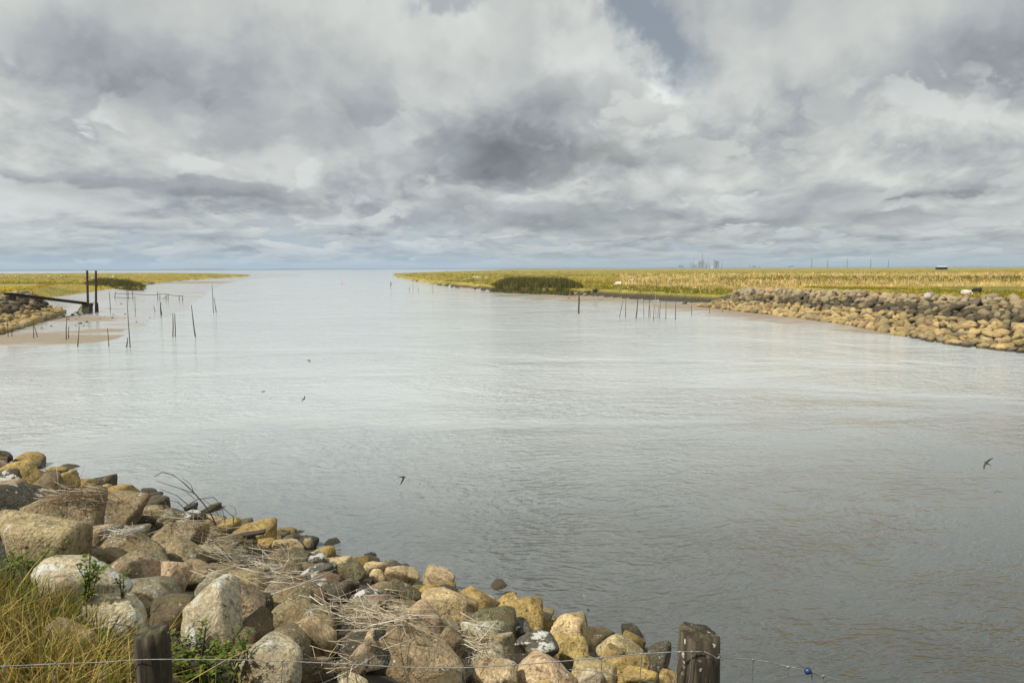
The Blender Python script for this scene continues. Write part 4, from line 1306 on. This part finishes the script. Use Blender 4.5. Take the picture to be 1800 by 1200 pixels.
crane(1214, 1213.7, 458.5, 'upright thin crane before the harbour skyline gap', 18)
crane(1217, 1221, 454.5, 'slanted tall crane beside the upright thin crane', -20)
block(1218, 1224, 466, 'low shed below the slanted tall crane')
block(1228, 1233.2, 460.7, 'broad block of the power station', steps=((0.1, 12),))
block(1234, 1237.2, 459, 'tall boiler house under the chimney', steps=((-0.2, 14), (0.25, 8)))
b = Vector((hp(1234.2, 470).x, HD, 0)); t = hp(1234.2, 446)
root = empty('chimney', b, 'single tall chimney of the power station on the horizon', 'chimney', 'harbour skyline')
obj('shaft', Geo().tube([(0, 0, 0), (0, 0, t.z)], [8, 4.5], 12).mesh('shaft'), M_PORT, root)
obj('rim', Geo().tube([(0, 0, t.z - 6), (0, 0, t.z + 2)], [5.4, 5.2], 12).mesh('rim'), M_PORT, root)
crane(1241, 1240, 460, 'short crane beside the boiler house', 14)
crane(1242, 1245.3, 454, 'long slanted jib crane beyond the boiler house', -16)
crane(1246.5, 1246.3, 456, 'slender upright crane beyond the slanted jib', 12)
block(1255.5, 1257.5, 457.6, 'narrow tower before the slab building')
block(1259.5, 1263.3, 459.5, 'tall slab building standing apart on the skyline', steps=((0, 8),))
crane(1268.5, 1269.5, 457, 'lone crane beyond the slab building', 10)
block(1249, 1253, 467, 'low pale hall among the harbour cranes', mat=M_PORT_PALE)
crane(1318, 1318.5, 463, 'small far crane on the open horizon', 8)
block(1323, 1327.5, 467.3, 'low far hall on the open horizon')
crane(1334.7, 1334.8, 465, 'tiny far crane beside the low far hall', 8)
block(1386.7, 1394, 468, 'long low far hall near the masts', steps=((0.2, 5),))
for k, (px, ty) in enumerate([(1427.3, 454), (1455.3, 456.5), (1489.5, 456), (1531, 456), (1562, 457.5)]):
    d = 2600.0
    t = at_y(px, ty, d)
    root = empty('lattice_mast', (t.x, d, 0), 'thin tall mast standing beyond the marsh on the horizon', 'mast', 'row of masts on the horizon')
    z = t.z
    for sx, sy in ((-1, -1), (1, -1), (1, 1), (-1, 1)):
        obj('leg', Geo().tube([(sx * 1.0, sy * 1.0, 0), (sx * 0.35, sy * 0.35, z)], [0.32, 0.25], 5).mesh('leg'), M_PORT, root)
    obj('head', Geo().box((0, 0, z), (4.0, 1.2, 0.8)).mesh('head'), M_PORT, root)
# dark shed and pale farm buildings on the far pasture
d = 900.0
a = at_y(1646.7, 472.0, d); b = at_y(1663.3, 469.2, d)
root = empty('shed', ((a.x + b.x) / 2, d, 1.4), 'low black shed with pale roof on the far pasture', 'shed')
w = b.x - a.x; h = b.z - 1.4
obj('wall', Geo().box((0, 0, h / 2), (w, 6, h)).mesh('wall'), M_SHED, root)
obj('roof', mesh('roof', [(-w / 2 - .3, -3.4, h), (w / 2 + .3, -3.4, h), (w / 2 + .3, 0, h + 1.2), (-w / 2 - .3, 0, h + 1.2), (w / 2 + .3, 3.4, h), (-w / 2 - .3, 3.4, h)],
                  [(0, 1, 2, 3), (3, 2, 4, 5), (0, 3, 5), (1, 4, 2), (0, 5, 4, 1)]), M_PORT_PALE, root)
for px, wp in ((1430, 9), (1395, 6), (1676, 5), (1345, 7), (1482, 6), (1590, 5), (1740, 6), (1782, 8)):
    d = 3500.0
    a = at_y(px, 470, d)
    w = wp / F_PX * d
    root = empty('farm_building', (a.x, d, 1.2), 'small pale far building on the horizon beyond the pasture', 'building', 'far pale buildings')
    obj('wall', Geo().box((0, 0, 2.5), (w, 12, 5)).mesh('wall'), M_PORT_PALE, root)
    obj('roof', mesh('roof', [(-w / 2, -6.5, 5), (w / 2, -6.5, 5), (w / 2, 0, 8), (-w / 2, 0, 8), (w / 2, 6.5, 5), (-w / 2, 6.5, 5)],
                      [(0, 1, 2, 3), (3, 2, 4, 5), (0, 3, 5), (1, 4, 2), (0, 5, 4, 1)]), M_PORT, root)

# ---------------------------------------------------------------- near fence
FD = 2.2
fence = empty('wire_fence', (0, FD, 2.6), 'stock wire fence on two weathered posts in front of the boulders', 'fence')
FB = Vector((0, FD, 2.6))
def post(cxp, w, toppx, d, seed, slant):
    r = random.Random(seed)
    c = at_y(cxp, toppx, d)
    rad = w / 2 / F_PX * d
    n = 40; rings = 26
    zb = bank_z(c.x, d) - 0.35
    H = c.z - zb
    v = []; f = []
    cracks = [(r.uniform(0, 6.28), r.uniform(.05, .09)) for _ in range(5)]
    for j in range(rings + 1):
        t = j / rings
        for k in range(n):
            a = 2 * math.pi * k / n
            rr = rad * (1 + 0.012 * math.sin(3 * a + seed) + 0.008 * math.sin(7 * a + 2 * seed) + 0.012 * math.sin(11 * a + 9 * t))
            for ca, cw in cracks:
                da = (a - ca + math.pi) % (2 * math.pi) - math.pi
                rr -= rad * 0.07 * math.exp(-(da / cw) ** 2) * (0.4 + 0.6 * t)
            z = -H * (1 - t)
            if t > 0.9:
                z += (slant * math.cos(a) + 0.003 * math.sin(5 * a + seed) + 0.0015 * r.uniform(-1, 1)) * (t - 0.9) * 10
                rr *= 1 - 0.05 * ((t - 0.9) * 10) ** 2
            v.append((rr * math.cos(a), rr * math.sin(a), z))
    top = rings * n
    prev = top
    for ring_r in (0.75, 0.45, 0.15):
        b = len(v)
        for k in range(n):
            a = 2 * math.pi * k / n
            q = v[top + k]
            v.append((q[0] * ring_r, q[1] * ring_r, q[2] * ring_r + (1 - ring_r) * 0.004 + r.uniform(-.004, .004)))
        prev = b
    for j in range(rings + 3):
        for k in range(n):
            k2 = (k + 1) % n
            f.append((j * n + k, j * n + k2, (j + 1) * n + k2, (j + 1) * n + k))
    f.append(tuple((rings + 3) * n + k for k in range(n)))
    o = obj('post', mesh('post', v, f, True), M_POST, fence)
    o.location = c - FB
    return o, c, rad
post_r, pr_c, pr_r = post(1229.5, 78, 1112, 2.15, 3, -0.012)
post_l, pl_c, pl_r = post(266, 62, 1107, 2.35, 8, 0.014)
def depth_at(px): return pl_c.y + (pr_c.y - pl_c.y) * (px - 266) / (1229.5 - 266) - 0.075
def wire(name, pts, r=0.0016, dy=0.0):
    q = [at_y(x, y, depth_at(x) + dy) - FB for x, y in pts]
    # smooth the run a little
    s = []
    for i in range(len(q) - 1):
        for k in range(6):
            t = k / 6
            p0, p1, p2, p3 = q[max(i - 1, 0)], q[i], q[i + 1], q[min(i + 2, len(q) - 1)]
            s.append(0.5 * ((2 * p1) + (p2 - p0) * t + (2 * p0 - 5 * p1 + 4 * p2 - p3) * t * t + (3 * p1 - p0 - 3 * p2 + p3) * t ** 3))
    s.append(q[-1])
    return obj(name, Geo().tube(s, r, 6).mesh(name, True), M_WIRE, fence)
TOP = [(-160, 1172), (0, 1170), (95, 1166), (180, 1163), (235, 1159), (297, 1158), (380, 1158.5), (470, 1160), (560, 1164), (640, 1168), (720, 1172),
       (800, 1173), (890, 1169), (970, 1163), (1058, 1155), (1127, 1148.5), (1190, 1145), (1235, 1144.5)]
wire('top_wire', TOP, 0.0017)
wire('top_wire', [(1262, 1153), (1290, 1156.5), (1322, 1158.5), (1355, 1164), (1386, 1171), (1419, 1178), (1450, 1187), (1482, 1199), (1540, 1226), (1640, 1275)], 0.0017)
wire('tie_wire', [(1238, 1144.5), (1252, 1151), (1260, 1156), (1266, 1154), (1264, 1149)], 0.0019, -0.004)
wire('lower_wire', [(-160, 1290), (266, 1280), (700, 1290), (1000, 1262), (1229, 1248)], 0.0017)
wire('slack_wire', [(1000, 1176), (1040, 1178), (1083, 1186), (1120, 1192), (1160, 1203), (1200, 1216)], 0.0011)
for x0, y0, x1, y1 in [(98, 1165, 92, 1290), (497, 1161, 486, 1290), (610, 1166, 612, 1290), (718, 1172, 712, 1290), (812, 1173, 803, 1290),
                       (904, 1168, 898, 1285), (983, 1162, 978, 1270), (1058, 1155, 1050, 1262), (1128, 1148.5, 1118, 1255), (1195, 1145, 1172, 1250),
                       (1217, 1144.5, 1203, 1250), (1324, 1158.5, 1316, 1262), (1386, 1171, 1384, 1280), (1427, 1182, 1427, 1290), (1447, 1187, 1448, 1290),
                       (380, 1158.5, 374, 1285), (180, 1163, 176, 1288), (10, 1170, 4, 1290)]:
    vw = wire('vertical_wire', [(x0, y0), ((x0 + x1) / 2 + 1, (y0 + y1) / 2), (x1, y1)], 0.0014, 0.003)
    k = at_y(x0, y0, depth_at(x0)) - FB
    obj('wire_knot', Geo().tube([k + Vector((-.006, 0, -.001)), k, k + Vector((.006, 0, .001))], [.0025, .004, .0025], 6).mesh('wire_knot', True), M_WIRE, vw)
# blue strain insulator with its wire ends
c = at_y(1420, 1178.5, depth_at(1420)) - FB
bm = bmesh.new()
bmesh.ops.create_uvsphere(bm, u_segments=16, v_segments=10, radius=0.0115)
for q in bm.verts:
    if abs(q.co.z) < 0.004: q.co.xy *= 0.9
me = bpy.data.meshes.new('insulator'); bm.to_mesh(me); bm.free(); me.shade_smooth()
o = obj('insulator', me, M_BLUE, fence); o.location = c; o.rotation_euler = (0, 1.0, 0); o['label'] = 'small blue plastic insulator on the slack wire'
wire('tie_wire', [(1400, 1164), (1412, 1172), (1420, 1178)], 0.0014)
wire('tie_wire', [(1428, 1180), (1440, 1190), (1438, 1192)], 0.0014)

# ---------------------------------------------------------------- dead reeds, twigs, grass and herbs on the near bank
from mathutils.bvhtree import BVHTree
bpy.context.view_layer.update()
def bvh_of(objs):
    vs = []; fs = []
    for o in objs:
        b = len(vs)
        M = o.matrix_world
        vs += [M @ q.co for q in o.data.vertices]
        fs += [tuple(b + i for i in p.vertices) for p in o.data.polygons]
    return BVHTree.FromPolygons(vs, fs)
slope_obj = bpy.data.objects['dike_slope']
BV = bvh_of(near_parts + [slope_obj])
def hit(px, py):
    l, n, i, d = BV.ray_cast(Vector((0, 0, CAM_H)), ray(px, py))
    return l, n

def strip_mesh(name, runs):
    """runs: list of (points, radius, colour): thin four-sided stalks"""
    V = []; F = []; C = []
    for pts, r, c in runs:
        n = 4
        b = len(V)
        m = len(pts)
        for i, p in enumerate(pts):
            d = (pts[min(i + 1, m - 1)] - pts[max(i - 1, 0)]).normalized()
            a = d.orthogonal().normalized(); e = d.cross(a)
            rr = r * (1 - 0.55 * i / (m - 1))
            for k in range(n):
                t = math.pi / 2 * k
                V.append(p + (a * math.cos(t) + e * math.sin(t)) * rr); C.append(c)
        for i in range(m - 1):
            for k in range(n):
                k2 = (k + 1) % n
                F.append((b + i * n + k, b + i * n + k2, b + (i + 1) * n + k2, b + (i + 1) * n + k))
        F.append((b + 3, b + 2, b + 1, b)); e = b + (m - 1) * n; F.append((e, e + 1, e + 2, e + 3))
    me = mesh_np(name, np.array([tuple(q) for q in V]), np.array(F))
    colour_attr(me, np.array(C))
    return me

STRAW = [(0.68, 0.60, 0.45), (0.54, 0.46, 0.32), (0.76, 0.70, 0.58), (0.36, 0.28, 0.17), (0.60, 0.50, 0.33)]
BROWN = [(0.22, 0.15, 0.09), (0.34, 0.24, 0.13), (0.42, 0.32, 0.20), (0.16, 0.11, 0.07)]
def heap(cx_, cy_, sx, sy, n, pal, label, main=0.3, length=(0.25, 0.75), rad=(0.002, 0.0038), up=0.10, upright=0.03, tilt=0.0):
    r = random.Random(int(cx_ * 7 + cy_))
    runs = []
    base = None
    for k in range(n):
        ox, oy = r.uniform(-1.1, 1.1) * sx, r.gauss(0, 0.6) * sy * (1 if r.random() < .8 else 1.8)
        px, py = cx_ + ox, cy_ + oy + tilt * ox
        l, nn = hit(px, py)
        if l is None:
            continue
        if base is None: base = l.copy()
        ang = main + r.gauss(0, 1.15)
        L = r.uniform(*length)
        u, w = math.cos(ang), math.sin(ang)
        ex, ey = NY, -NX
        d = Vector((u * ex + w * NX, u * ey + w * NY, -BANK_SLOPE * w * 0.9 + r.gauss(up, 0.20)))
        if r.random() < upright:
            d = Vector((r.gauss(0, .3), r.gauss(0, .3), 1.0)); L *= 0.7
        d.normalize()
        q = l + Vector((0, 0, r.uniform(0.0, 0.06)))
        bend = Vector((r.gauss(0, .04), r.gauss(0, .04), r.gauss(-.02, .03))) * L
        a = q - d * L * 0.45; b = q + d * L * 0.55
        c = r.choice(pal); j = r.uniform(0.75, 1.2)
        runs.append(([a - base, (a + b) / 2 + bend - base, b - base], r.uniform(*rad), tuple(v * j for v in c)))
    o = empty('dead_reed_heap', base, label, 'dead reeds', 'heaps of dead reeds on the boulders')
    tag(obj('stalks', strip_mesh('stalks', runs), M_STALK, o), kind='stuff')
    return o
heap(135, 868, 45, 18, 170, STRAW[:2] + BROWN, 'brown heap of dead reeds behind the large dark boulders', 0.4, (0.2, 0.6))
heap(445, 985, 76, 26, 340, STRAW + [(0.72, 0.68, 0.58)], 'widest heap of bleached reeds above the long brown boulder', 0.15, (0.25, 0.8), up=0.08, upright=0.04, tilt=0.35)
heap(650, 1085, 66, 22, 260, STRAW, 'heap of bleached reeds sticking up beside the pink boulder', 0.3, (0.25, 0.85), up=0.12, upright=0.06)
heap(840, 1132, 20, 22, 90, STRAW, 'small heap of crossed straw between boulders near the lichen stones', 1.0, (0.15, 0.45), up=0.2, upright=0.08)
heap(290, 908, 34, 16, 120, STRAW[:2] + BROWN, 'brown litter of broken reeds under the bare twigs', 0.5, (0.15, 0.5), up=0.15, upright=0.08)
heap(212, 938, 26, 8, 110, [(0.72, 0.69, 0.60), (0.6, 0.55, 0.45)], 'short white stubble of reeds beside the pale boulder', 0.9, (0.08, 0.25), up=0.3)
heap(375, 935, 34, 16, 120, STRAW[:2] + BROWN, 'tangle of brown reeds at the foot of the bare twigs', 0.5, (0.2, 0.55), up=0.3, upright=0.15)
heap(590, 1178, 34, 10, 50, STRAW + BROWN, 'thin scatter of straw between the lowest boulders', 0.3, (0.12, 0.4), up=0.2)
heap(190, 886, 34, 6, 60, BROWN + STRAW[:1], 'flat litter of reeds between the peaked boulder and the ochre stones', 0.2, (0.15, 0.4), up=0.05)
# single long stems
r_ = []
for (x0, y0, x1, y1, th, c) in [(103, 862, 98.5, 806, .006, STRAW[2]), (60, 845, 12, 815, .006, STRAW[2]), (107, 852, 73, 818, .005, BROWN[3]), (64, 828, 80, 793, .003, BROWN[2])]:
    l, n = hit(x0, y0)
    if l is None: continue
    e = at_y(x1, y1, l.y)
    r_.append((l, e, th, c))
b0 = r_[0][0]
o = empty('standing_reeds', b0, 'few single stems standing up from the brown reed heap', 'dead reeds')
for a, b, th, c in r_:
    obj('stem', strip_mesh('stem', [([a - b0, (a + b) / 2 - b0, b - b0], th, c)]), M_STALK, o)

# bare twigs
l, n = hit(383, 926)
YT = (l.y if l is not None else 12.0) + 0.1
base = at_y(383, 928, YT)
root = empty('bare_shrub', base, 'bare dark twigs arching over the water edge behind the boulders', 'shrub')
TW = [([(1150, 830), (1070, 650), (960, 490), (830, 340), (700, 215), (560, 110), (420, 70), (310, 130)], .012),
      ([(1120, 740), (930, 620), (790, 570)], .011), ([(830, 350), (650, 285), (480, 235), (335, 185)], .007),
      ([(710, 560), (620, 470), (400, 410)], .007), ([(750, 500), (600, 375), (450, 320), (380, 285)], .007),
      ([(700, 540), (870, 430), (1090, 400), (1200, 520), (1260, 830)], .008), ([(1200, 520), (1060, 510), (940, 420)], .006),
      ([(1355, 830), (1355, 660), (1230, 560), (1200, 520)], .008), ([(1355, 660), (1390, 620), (1370, 540), (1300, 505)], .006),
      ([(825, 330), (790, 230), (680, 150)], .006), ([(840, 420), (740, 340), (650, 285)], .005), ([(1160, 640), (1090, 540), (1050, 505)], .005),
      ([(790, 570), (700, 545), (600, 430), (520, 400)], .005)]
for pts, th in TW:
    off = random.uniform(-0.25, 0.25)
    q = [at_y(230 + a / 7.5, 820 + b / 7.5, YT + off * i / len(pts)) - base for i, (a, b) in enumerate(pts)]
    obj('twig', Geo().tube(q, [th * (1 - 0.6 * i / len(q)) for i in range(len(q))], 5).mesh('twig', True), M_TWIG, root)

# driftwood plank between the stones
l, n = hit(435, 946)
if l is not None:
    o = obj('driftwood', Geo().box((0, 0, 0), (0.52, 0.09, 0.035)).mesh('driftwood'), M_TWIG)
    o.location = l + Vector((0, 0, 0.06)); o.rotation_euler = (0.2, -0.15, 0.1)
    tag(o, 'dark driftwood board lying on the ochre stones', 'driftwood')

# tall grass in the lower corner
def grass_patch(spots, n, hrange, pal, name, label, seed, wd=(0.004, 0.008), lean=0.45):
    r = random.Random(seed)
    V = []; F = []; C = []
    k = 0
    while k < n:
        x0, y0, x1, y1 = r.choice(spots)
        px, py = r.uniform(x0, x1), r.uniform(y0, y1)
        d = ray(px, py)
        t = (CAM_H - BANK_SLOPE * BANK_FOOT) / (-d.z - BANK_SLOPE * (NX * d.x + NY * d.y))
        p = Vector((0, 0, CAM_H)) + d * t
        p.z = bank_z(p.x, p.y) + 0.02
        h = r.uniform(*hrange); w = r.uniform(*wd)
        a = r.uniform(0, 6.28); side = Vector((math.cos(a), math.sin(a), 0)) * w
        la = r.uniform(0, 6.28); ln = abs(r.gauss(0, lean)) * h
        ld = Vector((math.cos(la), math.sin(la), 0))
        c = r.choice(pal); j = r.uniform(0.7, 1.25)
        b = len(V)
        for i in range(5):
            s = i / 4
            q = p + ld * ln * s * s + Vector((0, 0, h * (s - 0.25 * s * s * min(1, ln / h))))
            ww = side * (1 - s * 0.92)
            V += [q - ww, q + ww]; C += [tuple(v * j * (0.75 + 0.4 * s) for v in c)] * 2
        for i in range(4):
            F.append((b + 2 * i, b + 2 * i + 1, b + 2 * i + 3, b + 2 * i + 2))
        k += 1
    me = mesh_np(name, np.array([tuple(q) for q in V]), np.array(F))
    colour_attr(me, np.array(C))
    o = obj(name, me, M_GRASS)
    return tag(o, label, 'grass', kind='stuff')
GOLD = [(0.40, 0.29, 0.07), (0.32, 0.22, 0.05), (0.50, 0.39, 0.15), (0.22, 0.17, 0.035), (0.16, 0.11, 0.04)]
GREEN = [(0.13, 0.17, 0.03), (0.18, 0.20, 0.04), (0.10, 0.13, 0.025)]
grass_patch([(-160, 1060, 110, 1330), (-160, 1100, 200, 1330), (60, 1180, 260, 1340)], 4200, (0.10, 0.34), GOLD + GREEN[:1], 'dry_grass',
            'tall golden dry grass beside the left fence post', 3, lean=0.85)
grass_patch([(-160, 1030, 70, 1110), (60, 1080, 190, 1150)], 800, (0.10, 0.26), GREEN + GOLD[3:], 'green_grass', 'green grass at the foot of the pale boulder', 4)
grass_patch([(300, 1230, 480, 1330), (250, 1240, 420, 1330)], 350, (0.10, 0.24), GREEN + GOLD[:2], 'green_grass', 'green grass behind the left fence post', 5)

def herb(px, py, h, spread, n, label, seed, stems=5, size=0.035):
    r = random.Random(seed)
    d = ray(px, py)
    l, nn = hit(px, py)
    if l is None: return
    base = l.copy()
    root = empty('leafy_herb', base, label, 'plant', 'leafy herbs among the boulders')
    g = Geo(); LV = []; LF = []; LC = []
    for s in range(stems):
        top = Vector((r.gauss(0, spread), r.gauss(0, spread), h * r.uniform(0.6, 1.1)))
        mid = top * 0.5 + Vector((r.gauss(0, .02), r.gauss(0, .02), 0.03))
        foot = Vector((r.gauss(0, spread * .3), r.gauss(0, spread * .3), -0.05))
        g.tube([foot, mid, top], [.004, .003, .0015], 5)
        for k in range(n):
            t = r.uniform(0.15, 1.0)
            q = foot.lerp(mid, t * 2) if t < .5 else mid.lerp(top, t * 2 - 1)
            a = r.uniform(0, 6.28); tilt = r.uniform(-0.2, 0.7)
            e = Vector((math.cos(a), math.sin(a), tilt)).normalized()
            f = e.cross(Vector((0, 0, 1))).normalized()
            L = size * r.uniform(0.6, 1.3)
            b = len(LV)
            LV += [q, q + e * L * .45 + f * L * .3 + Vector((0, 0, .004)), q + e * L, q + e * L * .45 - f * L * .3 + Vector((0, 0, .004))]
            LF.append((b, b + 1, b + 2, b + 3))
            c = r.choice([(0.12, 0.19, 0.03), (0.17, 0.24, 0.04), (0.22, 0.25, 0.05), (0.09, 0.13, 0.025)])
            LC += [c] * 4
    obj('stem', g.mesh('stem'), M_TWIG, root)
    me = mesh_np('leaves', np.array([tuple(q) for q in LV]), np.array(LF)); colour_attr(me, np.array(LC))
    tag(obj('leaves', me, M_GRASS, root), kind='stuff')
herb(45, 1035, 0.30, 0.16, 34, 'green leafy herb before the big tan boulder', 1, 9)
herb(10, 1040, 0.30, 0.14, 30, 'green leafy herb at the grassy corner beside the big tan boulder', 2, 8)
herb(153, 1062, 0.28, 0.07, 36, 'upright green herb between the pale flat boulder and the pink one', 3, 6)
herb(216, 1052, 0.16, 0.03, 22, 'small sprig growing on the face of the pink boulder', 4, 3, 0.025)
herb(345, 1195, 0.24, 0.12, 46, 'broad leafy herb behind the left fence post', 5, 9)
herb(385, 1198, 0.22, 0.12, 46, 'spreading leafy herb below the rounded grey boulder', 6, 9)
herb(430, 1195, 0.26, 0.05, 26, 'thin herb with sparse leaves beside the lowest pale boulder', 7, 4, 0.03)
herb(310, 1170, 0.2, 0.06, 26, 'low herb at the side of the left fence post', 8, 5, 0.03)
def dead_stem(x0, y0, x1, y1, th, label):
    l, n = hit(x0, y0)
    if l is None: return
    d = l.y
    e = at_y(x1, y1, d)
    g = Geo().tube([Vector((0, 0, -0.05)), (e - l) * 0.5 + Vector((0.006, 0, 0)), e - l], [th, th * .8, th * .5], 5)
    for k in range(4):
        q = (e - l) * (0.55 + 0.12 * k)
        g.tube([q, q + Vector((random.uniform(-.05, .05), random.uniform(-.02, .02), 0.05))], [th * .5, th * .3], 4)
    o = empty('dried_dock', l, label, 'plant', 'dark dead stems among the grass')
    obj('stem', g.mesh('stem'), M_TWIG, o)
dead_stem(43, 1022, 38, 970, 0.006, 'dark forked dead stem before the big tan boulder')
dead_stem(62, 1060, 62, 992, 0.005, 'straight dark dead stem at the edge of the pale flat boulder')
dead_stem(155, 1032, 158, 966, 0.006, 'dark dead stem rising above the upright green herb')
dead_stem(345, 1196, 362, 1102, 0.009, 'thick dark dead stem leaning before the rounded grey boulder')

# ---------------------------------------------------------------- air
v = [(-27000, -400), (27000, -400), (27000, 26500), (-27000, 26500)]
hz = Geo(); hz.box((0, 13050, 118.5), (54000, 26900, 245))
m = bpy.data.materials.new('haze_air'); m.use_nodes = True
m.node_tree.nodes.clear()
pv = m.node_tree.nodes.new('ShaderNodeVolumePrincipled')
pv.inputs['Color'].default_value = (0.47, 0.58, 0.72, 1)
pv.inputs['Density'].default_value = 0.00006
pv.inputs['Anisotropy'].default_value = 0.0
ov = m.node_tree.nodes.new('ShaderNodeOutputMaterial')
m.node_tree.links.new(pv.outputs[0], ov.inputs['Volume'])
HAZE = True
if HAZE:
    tag(obj('haze', hz.mesh('haze'), m), kind='stuff')
